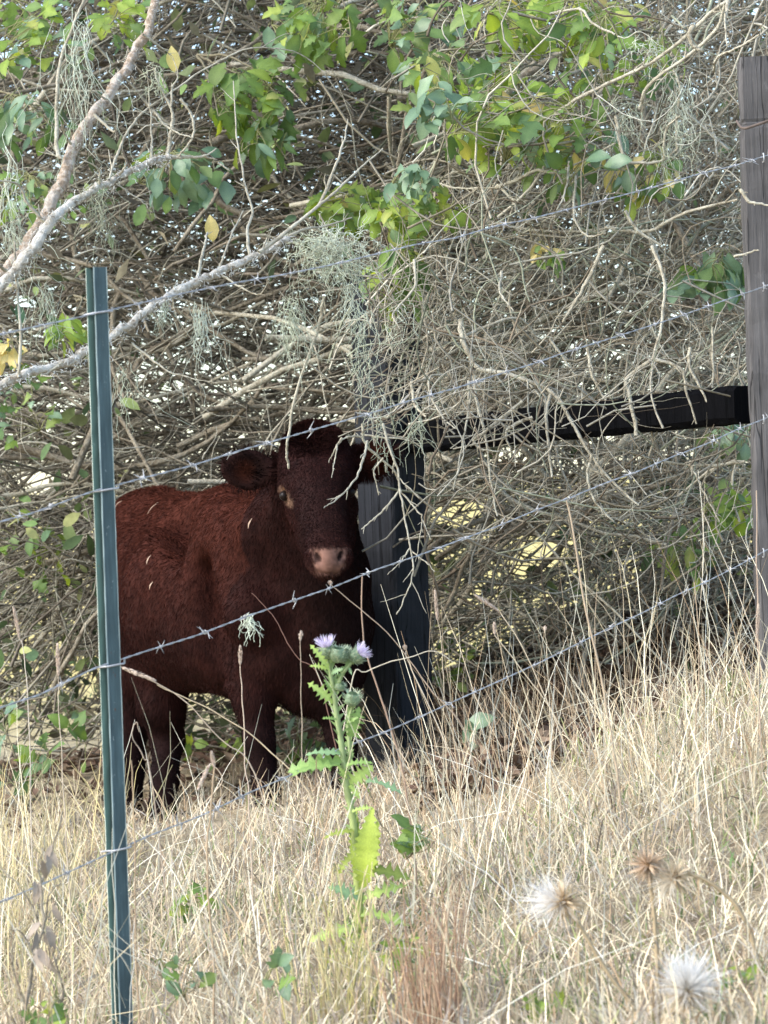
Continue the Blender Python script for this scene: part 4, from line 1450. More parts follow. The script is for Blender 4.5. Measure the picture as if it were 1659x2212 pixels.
def tint(r, n, palette, K, S):
    pal = np.array(palette)
    c = pal[r.integers(0, len(pal), n)] * (0.65 + 0.7 * r.random((n, 1)))
    return np.repeat(c, K * S, 0)


BROWN = [(0.14, 0.125, 0.095), (0.19, 0.17, 0.13), (0.09, 0.08, 0.06), (0.28, 0.265, 0.21), (0.16, 0.135, 0.105)]
GREY = [(0.24, 0.25, 0.18), (0.20, 0.175, 0.125), (0.28, 0.25, 0.19), (0.36, 0.33, 0.26), (0.15, 0.12, 0.085), (0.26, 0.245, 0.20)]

FINEPAL = [(0.30, 0.28, 0.21), (0.40, 0.38, 0.30), (0.22, 0.20, 0.15), (0.50, 0.48, 0.40), (0.26, 0.22, 0.16)]
left = thing('brush_heap', 'dense heap of thin brown dead branches filling the left behind the cow', 'brush', P(400, 1600, 9.8))
right = thing('brush_heap', 'dense tangle of grey dead twigs filling the right behind the rail', 'brush', P(1300, 1500, 9.4))
for t, n, box, fn_, pal, mats in ((left, 170, (-100, 1000, -60, 1250, 8.85, 9.8), ang_left, BROWN, (M_BARK_GREY, M_BARK_GREY, M_BARK_PALE)),
                            (right, 150, (850, 1750, -60, 1330, 8.35, 9.5), ang_right, GREY, (M_BARK_GREY, M_BARK_PALE))):
    p, rad, r = brush(n, *box, (0.5, 1.5), (.005, .013), fn_, K=12, seed=n, bend=.30, hole_keep=0.0)
    for k in range(len(p)):
        V, Qf = tubes(p[k], rad[k], 6)
        q, qr = forks(p[k:k + 1], rad[k:k + 1], r, 4)
        if len(q):
            V2, Q2 = tubes(q, qr * 1.3, 4)
            Qf = np.concatenate([Qf, Q2 + len(V)])
            V = np.concatenate([V, V2])
        obj('branch', mesh_np('branch', V, Qf, mats[k % len(mats)]), t)

def mass(parent, seed, specs, pal):
    g = Geo()
    for i, (n, box, L, rr, fn_, bend) in enumerate(specs):
        p, rad, r = brush(n, *box, L, rr, fn_, K=8, seed=seed + i, bend=bend)
        V, Qf = tubes(p, rad, 4)
        g.add(V, Qf, col=tint(r, len(p), pal, 8, 4))
        if seed < 60:
            q, qr = forks(p, rad, r, 2)
            V, Qf = tubes(q, qr, 3)
            g.add(V, Qf, col=tint(r, len(q), pal + FINEPAL[:2], 6, 3))
    o = obj('twigs' if seed < 60 else 'fine_twigs', g.mesh('twigs', M_TWIG), parent)
    o['kind'] = 'stuff'


FINE_L = [(900, (-150, 1000, -120, 1420, 8.7, 9.9), (.07, .26), (.0009, .0020), ang_fine, .5)]
FINE_R = [(900, (850, 1800, -120, 1480, 8.2, 9.6), (.07, .26), (.0009, .0020), ang_fine, .6), (500, (950, 1700, 0, 1200, 7.2, 8.2), (.06, .25), (.0009, .0018), ang_fine, .7)]
mass(left, 11, [(1700, (-150, 1000, -120, 1350, 8.9, 10.2), (.25, .95), (.0022, .0052), ang_left, .32),
                (1150, (-150, 1000, -120, 1450, 10.2, 11.6), (.3, 1.0), (.003, .006), ang_left, .3),
                (700, (-300, 1000, -700, -100, 8.6, 11.4), (.3, 1.0), (.003, .006), ang_left, .3),  # unseen twigs above the view, added to block top light
                (500, (-150, 900, 900, 1620, 9.0, 10.6), (.2, .6), (.002, .004), ang_left, .4)], BROWN)
mass(left, 61, FINE_L, FINEPAL)
mass(right, 71, FINE_R, FINEPAL)
mass(right, 31, [(1200, (850, 1800, -120, 1380, 8.5, 9.8), (.25, .85), (.0022, .005), ang_right, .45),
                 (420, (950, 1700, 0, 1200, 7.3, 8.5), (.15, .5), (.002, .004), ang_right, .7),
                 (1000, (850, 1800, -120, 1450, 9.8, 11.4), (.3, .9), (.003, .006), ang_right, .35),
                 (600, (850, 1900, -700, -100, 8.4, 11.4), (.3, 1.0), (.003, .006), ang_right, .35),  # the same out-of-view addition on the right, darkening the heap below
                 (48, (950, 1620, 760, 960, 6.9, 7.3), (.12, .45), (.0012, .003), ang_post, .6),
                 (110, (790, 960, 540, 900, 7.3, 8.05), (.1, .4), (.0012, .003), ang_post, .6),
                 (420, (850, 1800, 1000, 1370, 8.4, 9.6), (.15, .5), (.0018, .004), ang_right, .5)], GREY)

# old leaves caught deep in the brush, and an unseen canopy added for shade
n = 17500
r = np.random.default_rng(77)
u, v, d = r.uniform(-300, 1950, n), r.uniform(-800, 1560, n), r.uniform(10.2, 13.0, n)
d = np.where(v < -160, r.uniform(8.2, 12.5, n), d)  # leaves above the view, added and brought forward to shade cow and brush
low = r.random(n) < .11
u = np.where(low, r.uniform(-200, 900, n), u)
v = np.where(low, r.uniform(1120, 1600, n), v)
d = np.where(low, r.uniform(9.6, 10.6, n), d)
top = r.random(n) < .12
u = np.where(top, r.uniform(-150, 1100, n), u)
v = np.where(top, r.uniform(-100, 640, n), v)
c = PA(u, v, d)
hk = in_hole(c[:, None], 1.1)
keepp = (hk < 0.5) & (c[:, 2] > ground_z(c[:, 0], c[:, 1])) & (r.random(n) < np.where((v > 560) & (v < 1250), 0.72, 1.0))
c = c[keepp]
n = len(c)
x = nrm(r.normal(0, 1, (n, 3)))
nn = nrm(np.cross(x, r.normal(0, 1, (n, 3)) + np.array([0, 0, 1.0])))
y = np.cross(nn, x)
L = r.uniform(.04, .09, n)[:, None]
W = L * r.uniform(.3, .5, n)[:, None]
V = np.stack([c - x * L / 2, c - y * W / 2 + nn * W * .2, c + nn * L * .04, c + y * W / 2 + nn * W * .2, c + x * L / 2], 1).reshape(-1, 3)
b5 = np.arange(n) * 5
T = np.concatenate([np.stack([b5, b5 + 1, b5 + 2], -1), np.stack([b5, b5 + 2, b5 + 3], -1), np.stack([b5 + 1, b5 + 4, b5 + 2], -1), np.stack([b5 + 2, b5 + 4, b5 + 3], -1)])
pal = np.array([(0.13, 0.11, 0.08), (0.10, 0.125, 0.06), (0.17, 0.15, 0.10), (0.085, 0.115, 0.05), (0.12, 0.15, 0.075)])
col = np.repeat(pal[r.integers(0, 5, n)] * (0.7 + 0.6 * r.random((n, 1))), 5, 0)
o = obj('brush_and_shade_leaves', mesh_np('brush_and_shade_leaves', V, T, M_LITTER, col))
tag(o, 'withered brown and olive leaves deep in the brush, with an unseen canopy added above', 'leaves', kind='stuff')

n = 1250
u = np.where(r.random(n) < .22, r.normal(40, 130, n), r.uniform(100, 1700, n))
v_ = np.where(u < 300, r.uniform(0, 1500, n), r.uniform(-50, 1400, n) ** 1.0)
keepp = (u < 300) | (v_ < 560) | (v_ > 950) & (u > 900)
d = r.uniform(8.5, 9.9, n)
c = PA(u, v_, d)[keepp]
c = c[(in_hole(c[:, None]) < .5) & (c[:, 2] > ground_z(c[:, 0], c[:, 1]))]
n = len(c)
x = nrm(r.normal(0, 1, (n, 3)) + np.array([0, 0, -.5]))
nn = r.normal(0, .6, (n, 3)) + np.array([0, -.8, .6])
nn = nrm(nn - x * (nn * x).sum(-1, keepdims=True))
y = np.cross(nn, x)
L = r.uniform(.035, .08, n)[:, None]
W = L * r.uniform(.35, .6, n)[:, None]
prof = [(-.5, .0, 0), (-.2, .8, .1), (.15, 1, .12), (.38, .6, .06), (.5, 0, -.06)]
V, Qs = [], []
for a, w, h in prof:
    V += [c + x * L * a - y * W * w / 2 + nn * W * h, c + x * L * a + nn * L * h * .2, c + x * L * a + y * W * w / 2 + nn * W * h]
V = np.stack(V, 1).reshape(-1, 3)
b15 = np.arange(n)[:, None] * 15
qq = np.array([(k * 3 + j, k * 3 + j + 1, k * 3 + j + 4, k * 3 + j + 3) for k in range(4) for j in range(2)])
Qf = (b15[:, :, None] + qq[None]).reshape(-1, 4)
pal = np.array([(0.13, 0.20, 0.07), (0.10, 0.17, 0.09), (0.19, 0.24, 0.09), (0.09, 0.14, 0.06), (0.24, 0.25, 0.10)])
col = np.repeat(pal[r.integers(0, 5, n)] * (0.7 + 0.6 * r.random((n, 1))), 15, 0)
o = obj('scattered_leaves', mesh_np('scattered_leaves', V, Qf, M_LITTER, col))
tag(o, 'small green leaves scattered through the brush', 'leaves', kind='stuff')

# brown leaf litter on the bank under the brush
n = 12000
x0, y0 = np.where(r.random(n) < .6, r.uniform(.0, 1.3, n), r.uniform(-1.5, 1.9, n)), 7.1 + 3.6 * r.random(n)
y0 = np.where(x0 < .05, y0 + 1.2, y0)
c = np.stack([x0, y0, ground_z(x0, y0) + r.uniform(0.0, .05, n)], -1)
x = nrm(r.normal(0, 1, (n, 3)) * np.array([1, 1, .45]))
nn = nrm(r.normal(0, .5, (n, 3)) + np.array([0, -.2, 1.0]))
nn = nrm(nn - x * (nn * x).sum(-1, keepdims=True))
y = np.cross(nn, x)
L = r.uniform(.03, .075, n)[:, None]
W = L * r.uniform(.35, .6, n)[:, None]
V = np.stack([c - x * L / 2, c - y * W / 2 + nn * W * .3, c, c + y * W / 2 + nn * W * .3, c + x * L / 2 + nn * L * .15], 1).reshape(-1, 3)
b5 = np.arange(n) * 5
T = np.concatenate([np.stack([b5, b5 + 1, b5 + 2], -1), np.stack([b5, b5 + 2, b5 + 3], -1), np.stack([b5 + 1, b5 + 4, b5 + 2], -1), np.stack([b5 + 2, b5 + 4, b5 + 3], -1)])
pal = np.array([(0.12, 0.078, 0.055), (0.17, 0.115, 0.08), (0.08, 0.055, 0.04), (0.22, 0.16, 0.11), (0.14, 0.085, 0.06)])
col = np.repeat(pal[r.integers(0, 5, n)] * (0.7 + 0.6 * r.random((n, 1))), 5, 0)
o = obj('leaf_litter', mesh_np('leaf_litter', V, T, M_LITTER, col))
tag(o, 'brown fallen leaves covering the bank under the brush', 'leaf litter', kind='stuff')


# ------------------------------------------------------------------ dry grass
def blades(n, x0, x1, y0, y1, Lr, wr, lean, droop, pal, seed, K=6, dens=None, base_h=(0, 0), up=1.0):
    r = np.random.default_rng(seed)
    yv = r.uniform(y0, y1, n)
    half = yv * 0.5 * 1659 / FPX * 1.18
    xv = r.uniform(-1, 1, n) * half if x0 is None else r.uniform(x0, x1, n)
    if dens is not None:
        k = r.random(n) < dens(xv, yv)
        xv, yv = xv[k], yv[k]
    n = len(xv)
    b = np.stack([xv, yv, ground_z(xv, yv) + r.uniform(base_h[0], base_h[1] + 1e-6, n)], -1)
    L = np.exp(r.uniform(math.log(Lr[0]), math.log(Lr[1]), n))
    az = r.uniform(0, 2 * math.pi, n)
    hd_ = np.stack([np.cos(az), np.sin(az), np.zeros(n)], -1)
    th0 = np.abs(r.normal(0, lean, n))
    th1 = th0 + np.abs(r.normal(0, droop, n))
    kink = r.uniform(.2, .8, n)
    s = np.linspace(0, 1, K)
    th = th0[:, None] + (th1 - th0)[:, None] / (1 + np.exp(-(s[None] - kink[:, None]) * 9))
    th = th[:, :-1]
    st = (hd_[:, None] * np.sin(th)[..., None] + np.array([0, 0, up]) * np.cos(th)[..., None]) * (L / (K - 1))[:, None, None]
    p = np.concatenate([b[:, None], b[:, None] + np.cumsum(st, 1)], 1)
    p += r.normal(0, 1, p.shape) * (L[:, None, None] * .008)
    gz = ground_z(p[..., 0], p[..., 1])
    p[..., 2] = np.maximum(p[..., 2], gz + 0.004)
    w = r.uniform(wr[0], wr[1], n)[:, None] * np.array([.9, 1, 1, .9, .75, .35])[None, :K]
    az2 = r.normal(0, .7, n)
    side = np.stack([np.cos(az2), np.sin(az2), r.normal(0, .25, n)], -1)
    V, Qf = strips(p, w, nrm(side))
    pal = np.array(pal)
    c = pal[r.integers(0, len(pal), n)] * (0.72 + 0.5 * r.random((n, 1)))
    return V, Qf, np.repeat(c, K * 2, 0)


STRAW = [(0.69, 0.58, 0.38), (0.75, 0.65, 0.45), (0.58, 0.47, 0.31), (0.83, 0.75, 0.57), (0.50, 0.40, 0.27), (0.71, 0.62, 0.44)]
TAN = [(0.48, 0.35, 0.22), (0.56, 0.43, 0.28), (0.40, 0.28, 0.17), (0.62, 0.52, 0.37)]
DULL = [(0.30, 0.25, 0.20), (0.38, 0.32, 0.26), (0.24, 0.19, 0.14), (0.42, 0.38, 0.32)]
PALE = [(0.74, 0.68, 0.50), (0.80, 0.76, 0.62), (0.66, 0.57, 0.38)]
GREENISH = [(0.22, 0.27, 0.09), (0.30, 0.33, 0.14), (0.17, 0.24, 0.09), (0.40, 0.42, 0.20)]


def front(x, y):
    """the sward thins out under the brush and behind the cow"""
    f = np.clip((np.where((x > -.1) & (x < .5), 6.7, 7.4) - y) / 0.8, 0, 1)
    rightbank = np.clip((x - 0.25) / 0.5, 0, 1) * np.clip((7.4 - y) / .5, 0, 1)
    return np.clip(np.maximum(f, rightbank) + 0.10, 0, 1)


def thatch(x, y):
    k = np.clip((np.where(x < .1, 9.2, 7.3) - y) / .8, 0, 1)
    return np.where((x < -.36) & (x > -.68) & (y > 6.8), k * .22, k)


def clear(x, y):
    """trodden ground round the thistle and the seed heads carries only low thatch"""
    k = np.ones_like(x)
    for cx, y0, y1, w in ((-.06, 4.2, 5.3, .10), (.28, 3.2, 4.6, .10), (.42, 3.2, 4.7, .10), (.45, 3.0, 4.2, .09), (-.40, 4.0, 4.95, .07)):
        k = np.where((np.abs(x - cx) < w) & (y > y0) & (y < y1), 0.12, k)
    k = np.where((x > -.64) & (x < -.02) & (y > 6.5), k * .12, k)
    return k * front(x, y)


def patch(x, y):
    q = 0.5 + 0.5 * np.sin(x * 5.3 + 1.3 * np.sin(y * 3.1)) * np.sin(y * 4.1 + x * 2.0)
    return (0.25 + 0.75 * q) * front(x, y)


g = Geo()
for V, Qf, c in (
        blades(36000, None, 0, 3.2, 9.2, (.03, .12), (.0013, .0034), 1.3, .9, STRAW + TAN + DULL, 1, dens=thatch, base_h=(0, .035)),     # matted thatch
        blades(13000, None, 0, 3.2, 8.9, (.05, .15), (.0012, .0030), 1.3, .9, STRAW + DULL, 2, dens=lambda x, y: clear(x, y) * .8 + .2 * thatch(x, y), base_h=(0, .03)),
        blades(1100, None, 0, 3.3, 8.2, (.10, .20), (.0012, .0025), .85, .8, STRAW, 3, dens=lambda x, y: patch(x, y) * clear(x, y)),
        blades(230, None, 0, 4.4, 7.8, (.20, .40), (.0012, .0024), .45, .6, STRAW + TAN, 4, dens=lambda x, y: patch(x, y) * clear(x, y)),
        blades(560, None, 0, 4.2, 7.4, (.20, .50), (.0011, .0022), .95, .30, PALE, 9, dens=clear, base_h=(.02, .12)),
        blades(110, .05, .75, 5.3, 6.7, (.35, .66), (.0011, .0019), .50, .14, PALE + TAN, 19),
        blades(7000, -.75, .15, 6.3, 9.0, (.015, .05), (.0014, .0034), 1.3, .8, STRAW + TAN + DULL, 21, base_h=(0, .012)),
        blades(10500, None, 0, 3.2, 8.4, (.03, .10), (.002, .0050), .8, .7, GREENISH, 5, dens=patch),
        blades(620, -1.15, -.62, 5.2, 7.4, (.16, .36), (.0014, .0028), .45, .6, [(0.60, 0.50, 0.28), (0.52, 0.44, 0.22), (0.66, 0.56, 0.34)], 6),
        blades(560, .45, 1.2, 5.6, 7.2, (.10, .26), (.0013, .0026), .70, .7, STRAW + PALE, 7),
        blades(420, .0, .6, 7.0, 8.8, (.12, .32), (.0012, .0022), .5, .7, TAN, 8)):
    g.add(V, Qf, col=c)
o = obj('dry_grass', g.mesh('dry_grass', M_GRASS))
tag(o, 'matted pale dry grass covering the slope', 'grass', kind='stuff')

# single tall stalks that stand out, some with seed heads
STALKS = [
    ('slender grass stalk with a cylindrical seed head in front of the cow chest', [(537, 1745), (530, 1640), (524, 1520), (519, 1440)], 5.6, .0016, (519, 1400, 1446), (0.55, .44, .34)),
    ('thin upright stalk with a small pale tip left of the thistle', [(654, 1790), (653, 1650), (650, 1500), (650, 1385)], 5.3, .0011, (650, 1370, 1388), (0.50, .40, .30)),
    ('brown reed standing left of the brace post above the thistle', [(880, 1720), (840, 1560), (800, 1440), (783, 1370), (782, 1245)], 5.6, .0024, None, (0.36, .25, .18)),
    ('long straw leaning from the muzzle towards the lower right', [(1010, 1600), (930, 1490), (840, 1370), (715, 1266)], 5.5, .0014, (716, 1264, 1270), (0.44, .34, .25)),
    ('reddish weed stem with fine side shoots across the cow chest', [(700, 1500), (640, 1420), (595, 1340), (545, 1280)], 5.9, .0013, None, (0.22, .12, .09)),
    ('tall brown stalk rising right of the brace post across the bank', [(1365, 2010), (1345, 1800), (1330, 1650), (1300, 1480), (1262, 1290), (1232, 1120), (1225, 1080)], 5.6, .0030, None, (0.46, .36, .25)),
    ('stalk with a fluffy pale seed head leaning left over the bank', [(1270, 1760), (1200, 1560), (1130, 1400), (1080, 1320)], 5.7, .0016, (1030, 1288, 1316), (0.60, .50, .36)),
    ('thin stalk with a white tip beside the dark side of the brace post', [(960, 1700), (957, 1560), (956, 1400), (945, 1340)], 5.8, .0012, (940, 1280, 1340), (0.50, .42, .30)),
    ('pale bent stalk crossing the middle of the bank', [(1400, 1900), (1290, 1700), (1180, 1520), (1070, 1370)], 5.6, .0016, (1068, 1350, 1368), (0.62, .53, .38)),
    ('straw stalk leaning left in front of the lowest wire', [(1180, 1800), (1140, 1620), (1100, 1480), (1072, 1350)], 5.7, .0014, None, (0.50, .40, .27)),
    ('upright thin stalk rising to a knob at the middle of the bank', [(1190, 1640), (1187, 1500), (1180, 1400), (1177, 1365)], 6.2, .0013, (1177, 1362, 1372), (0.52, .45, .33)),
    ('tall brown stalk close to the right post', [(1650, 1720), (1640, 1500), (1636, 1250), (1636, 1060)], 5.8, .0020, None, (0.45, .34, .25)),
    ('pale stalk slanting down to the right post', [(1700, 1560), (1640, 1400), (1590, 1270), (1515, 1100)], 5.8, .0014, None, (0.60, .52, .40)),
    ('tall stalk with seed head at the right edge', [(1620, 1800), (1636, 1600), (1640, 1420), (1638, 1380)], 5.6, .0014, (1638, 1310, 1385), (0.62, .52, .36)),
    ('straight stalk rising from the grass left of the right post', [(1480, 1800), (1500, 1600), (1510, 1420), (1500, 1260)], 6.0, .0016, None, (0.46, .35, .24)),
    ('seed-headed stalk leaning left past the metal post base', [(345, 1900), (420, 1760), (480, 1690), (452, 1645)], 5.2, .0014, (430, 1700, 1680), (0.62, .50, .36)),
    ('thin straw crossing the cow leg from the metal post', [(560, 1700), (480, 1600), (380, 1500), (265, 1440)], 5.15, .0013, (330, 1468, 1480), (0.60, .48, .36)),
    ('long arched straw crossing below the belly', [(680, 1740), (560, 1600), (450, 1530), (340, 1480)], 5.4, .0015, None, (0.62, .50, .33)),
    ('straight stalk with a plume rising left of the metal post', [(150, 2000), (140, 1760), (128, 1560), (125, 1460)], 5.6, .0013, (124, 1395, 1465), (0.60, .50, .38)),
    ('plumed grass at the far left edge above the grass', [(70, 1800), (60, 1500), (50, 1400), (44, 1380)], 5.7, .0013, (30, 1315, 1385), (0.60, .52, .42)),
    ('brown stalk standing right of the metal post low in the grass', [(462, 2230), (455, 2000), (450, 1830), (462, 1660)], 4.9, .0026, (458, 1630, 1700), (0.42, .31, .20)),
    ('red-brown straight stem left of the thistle base', [(300, 2230), (292, 2000), (290, 1800), (285, 1640)], 4.8, .0018, None, (0.40, .29, .19)),
    ('dark thin stem at the left foot of the thistle', [(720, 2060), (695, 1920), (680, 1780), (682, 1640)], 5.2, .0016, None, (0.28, .19, .12)),
    ('stem with a curl at its tip beside the metal post', [(330, 1700), (310, 1640), (285, 1590), (295, 1560), (300, 1580)], 5.1, .0012, None, (0.45, .36, .28)),
    ('pale stalk bent over in front of the brace post', [(1000, 1740), (960, 1600), (890, 1450), (876, 1408)], 5.5, .0015, (875, 1400, 1412), (0.64, .55, .42)),
    ('arched straw reaching right from behind the thistle', [(755, 1500), (790, 1450), (880, 1420), (935, 1408), (980, 1430)], 5.5, .0013, None, (0.62, .55, .42)),
]
for lab, pts, d, r0, head, colr in STALKS:
    base = P(*pts[0], d)
    # root the stalk in the ground below its lowest visible point
    lo_ = base.copy()
    gz = float(ground_z(base[0], base[1]))
    plist = [P(u, v, d) for u, v in pts]
    if base[2] > gz + .02:
        dirn = nrm(plist[0] - plist[1])
        lo_ = base + np.array([dirn[0] * .3, 0, 0]) * (base[2] - gz)
        lo_[2] = gz - 0.01
        plist = [lo_] + plist
    t = thing('grass_stalk', lab, 'grass stalk', plist[0], 'tall dry stalks standing out of the grass')
    path = wobble(smooth_path(plist, 26), .0012)
    V, Qf = tubes(path, np.linspace(r0, r0 * .55, 26), 5)
    obj('stem', mesh_np('stem', V, Qf, M_GRASS, np.tile(colr, (len(V), 1))), t)
    if head is not None:
        hu_, hv0, hv1 = head
        a, b = P(hu_, hv0, d), path[-1]
        g = Geo()
        L = max(np.linalg.norm(a - b), .006)
        ax = nrm(a - b)
        nk = int(40 + L * 2500)
        rr = np.random.default_rng(len(lab))
        tt_ = rr.random(nk)
        prof = .0042 * np.sin(np.pi * np.clip(tt_ * .9 + .08, 0, 1)) ** .6
        az = rr.uniform(0, 6.28, nk)
        e1 = nrm(np.cross(ax, [0, 1, .01]))
        e2 = np.cross(ax, e1)
        rad_ = np.cos(az)[:, None] * e1 + np.sin(az)[:, None] * e2
        st = b + ax * (tt_ * L)[:, None]
        en = st + rad_ * prof[:, None] * (0.8 + .5 * rr.random((nk, 1))) + ax * .007
        V, Qf = strips(np.stack([st, (st + en) / 2 + rad_ * .0012, en], 1), np.tile([.0016, .0022, .0003], (nk, 1)), nrm(np.cross(rad_, ax)))
        g.add(V, Qf, col=np.repeat(np.array([.66, .54, .44]) * (0.75 + .45 * rr.random((nk, 1))), 6, 0))
        obj('seed_head', g.mesh('seed_head', M_SEED), t)

# reddish tuft in the right foreground
def tuft(label, u, v, d, n, L, spread, pal, seed, name='grass_tuft'):
    r = np.random.default_rng(seed)
    b = P(u, v, d)
    gz = float(ground_z(b[0], b[1]))
    st = np.stack([b[0] + r.normal(0, spread, n), b[1] + r.normal(0, spread, n), np.full(n, gz)], -1)
    ln = L * r.uniform(.5, 1.1, n)
    dr = nrm(np.stack([r.normal(0, .12, n), r.normal(0, .12, n), np.ones(n)], -1))
    s = np.linspace(0, 1, 6)
    bend = r.normal(0, .10, (n, 3)) * np.array([1, 1, 0])
    p = st[:, None] + dr[:, None] * (ln[:, None] * s)[..., None] + bend[:, None] * (s ** 2)[None, :, None] * ln[:, None, None]
    V, Qf = tubes(p, np.tile(np.linspace(.0014, .0006, 6), (n, 1)), 4)
    c = np.repeat(np.array(pal)[r.integers(0, len(pal), n)] * (0.8 + .4 * r.random((n, 1))), 24, 0)
    tag(obj(name, mesh_np(name, V, Qf, M_GRASS, c)), label, 'grass tuft')


tuft('tuft of upright reddish-tan stems in the foreground right of the thistle base', 945, 2300, 4.45, 90, .26, .035, [(0.45, .30, .19), (0.52, .38, .26), (0.36, .22, .14)], 1)
tuft('yellowish upright stems at the foot of the thistle', 740, 2230, 4.7, 60, .25, .035, [(0.58, .52, .22), (0.52, .42, .24), (0.62, .55, .30)], 2)
tuft('thin brown stems in the lower left corner of the grass', 60, 2400, 4.4, 40, .30, .05, [(0.36, .27, .18), (0.46, .35, .24)], 3)

# withered grey weed at the lower left
t = thing('dead_weed', 'withered grey-brown weed stem leaning in the lower left corner', 'weed', P(55, 2230, 4.6))
def R7(l, d0, d1, r0, r1):
    return (dd([(x / 2, 1614.6 + y / 2) for x, y in l], d0, d1), r0, r1)


twig_paths(t, 'stem', [
    R7([(90, 1260), (110, 1120), (150, 900), (190, 760), (180, 600), (230, 430), (270, 280)], 4.6, 4.7, .0045, .002),
    R7([(190, 1250), (235, 1150), (272, 1070), (255, 980), (190, 800), (100, 620), (0, 520)], 4.6, 4.7, .003, .0015),
    R7([(150, 900), (90, 800), (40, 790)], 4.6, 4.6, .002, .001), R7([(190, 760), (215, 640), (280, 560)], 4.6, 4.6, .0022, .001),
    R7([(180, 600), (165, 500), (200, 430)], 4.6, 4.6, .002, .001), R7([(110, 1120), (60, 950), (50, 800)], 4.6, 4.6, .0022, .001)], M_BARK_GREY)
rr = np.random.default_rng(4)
for k in range(16):
    y_ = rr.uniform(400, 900)
    x_ = np.interp(y_, (400, 600, 760, 900), (235, 180, 190, 150)) + rr.normal(0, 18)
    me = leaf_mesh('dry_leaf', M_LITTER, 'narrow', k)
    kk = np.tile((0.34, .28, .22), (len(me.vertices), 1)) * rr.uniform(.7, 1.2)
    me.color_attributes['col'].data.foreach_set('color', np.concatenate([kk, np.ones((len(kk), 1))], 1).astype(np.float32).ravel())
    obj('dry_leaf', me, t, frame(P(x_ / 2, 1614.6 + y_ / 2, 4.62), (rr.normal(0, .5), rr.normal(0, .4), -1), (rr.normal(0, .6), -1, .3), rr.uniform(.02, .045)))

# low green weeds in the grass
for lab, u, v, d, n, pal, s in (
        ('olive weed patch low behind the grass right of the metal post', 425, 1960, 5.9, 16, {'G': 4, 'Y': 2}, .05),
        ('small green leaves in the foreground right of the metal post', 395, 2105, 4.7, 7, {'G': 3, 'B': 3}, .036),
        ('small blue-green leaves low in the grass left of the thistle base', 590, 2105, 4.7, 7, {'B': 4, 'G': 2}, .036),
        ('bright green patch of small leaves right of the reddish tuft', 1195, 2170, 4.5, 16, {'G': 4, 'Y': 3}, .032),
        ('small green leaves low at the left of the reddish tuft', 870, 2060, 4.8, 10, {'G': 3, 'Y': 3}, .036),
        ('tiny green leaves beneath the white seed head', 1510, 2195, 4.3, 9, {'G': 3, 'B': 3}, .032),
        ('green leaves in the lower right corner of the grass', 1610, 2110, 4.4, 9, {'Y': 3, 'G': 3}, .034),
        ('grey-green leaves in the grass right of the brace post foot', 1330, 1760, 6.4, 12, {'B': 4}, .05),
        ('green leaves at the foot of the thistle on its right', 880, 1800, 5.5, 12, {'G': 3, 'B': 3}, .045),
        ('green leaf clump at the lower left among dry stems', 100, 2190, 4.5, 8, {'G': 4, 'Y': 2}, .036)):
    leafy('green_weed', lab, (u, v, d), (42, 32, .08), n, pal, s, (u, v + 50, d), ('ovate', 'lobed'), cat='weed', droop=-.1, nstem=3, group='small green weeds in the grass')


# ------------------------------------------------------------------ the thistle
def q3(x, y):
    return 597.3 + x * .3, 1327.2 + y * .3


TD = 5.3
th = thing('thistle', 'green spiny thistle with two mauve flower heads in front of the cow', 'thistle', P(778, 2040, TD))
ST = (0.36, 0.44, 0.20)


def stem(pts, r0, r1, d0=TD, d1=TD):
    pl = [P(*q3(x, y), d0 + (d1 - d0) * i / (len(pts) - 1)) for i, (x, y) in enumerate(pts)]
    path = wobble(smooth_path(pl, 40), .0006)
    rad_ = np.linspace(r0, r1, 40)
    g = Geo()
    V, Qf = tubes(path, rad_ * (1 + .06 * np.sin(np.arange(40) * 2.1)), 8)
    yk = np.clip(1 - np.arange(40)[:, None] / 22.0, 0, 1) * (len(pts) > 6)
    c = np.array(ST)[None] * (1 - yk) + np.array((0.46, 0.50, 0.12))[None] * yk
    g.add(V, Qf, col=np.repeat(c, 8, 0))
    # spiny wings down the stem
    rr = np.random.default_rng(len(pts))
    for k in range(2, 38):
        for sg in (-1, 1):
            p = path[k]
            o_ = np.array([sg * 1.0, rr.normal(0, .5), .5 + rr.random()])
            o_ = nrm(o_) * (r0 * 2.2 + .004 * rr.random())
            t_ = nrm(path[min(k + 1, 39)] - path[k - 1]) * .006
            g.add(np.array([p - t_, p + t_, p + o_]), T=[(0, 1, 2)], col=(0.26, 0.36, 0.14))
    obj('stem', g.mesh('stem', M_THISTLE), th)
    return path


main = stem([(600, 2380), (600, 2200), (590, 2000), (570, 1700), (545, 1450), (510, 1250), (485, 1050), (445, 800), (415, 580), (385, 400), (362, 330)], .0088, .0032)
stem([(430, 545), (455, 470), (520, 372), (560, 330)], .003, .0026)
stem([(522, 1120), (530, 1000), (518, 820), (535, 690), (545, 640)], .0036, .0026, TD, TD - .02)


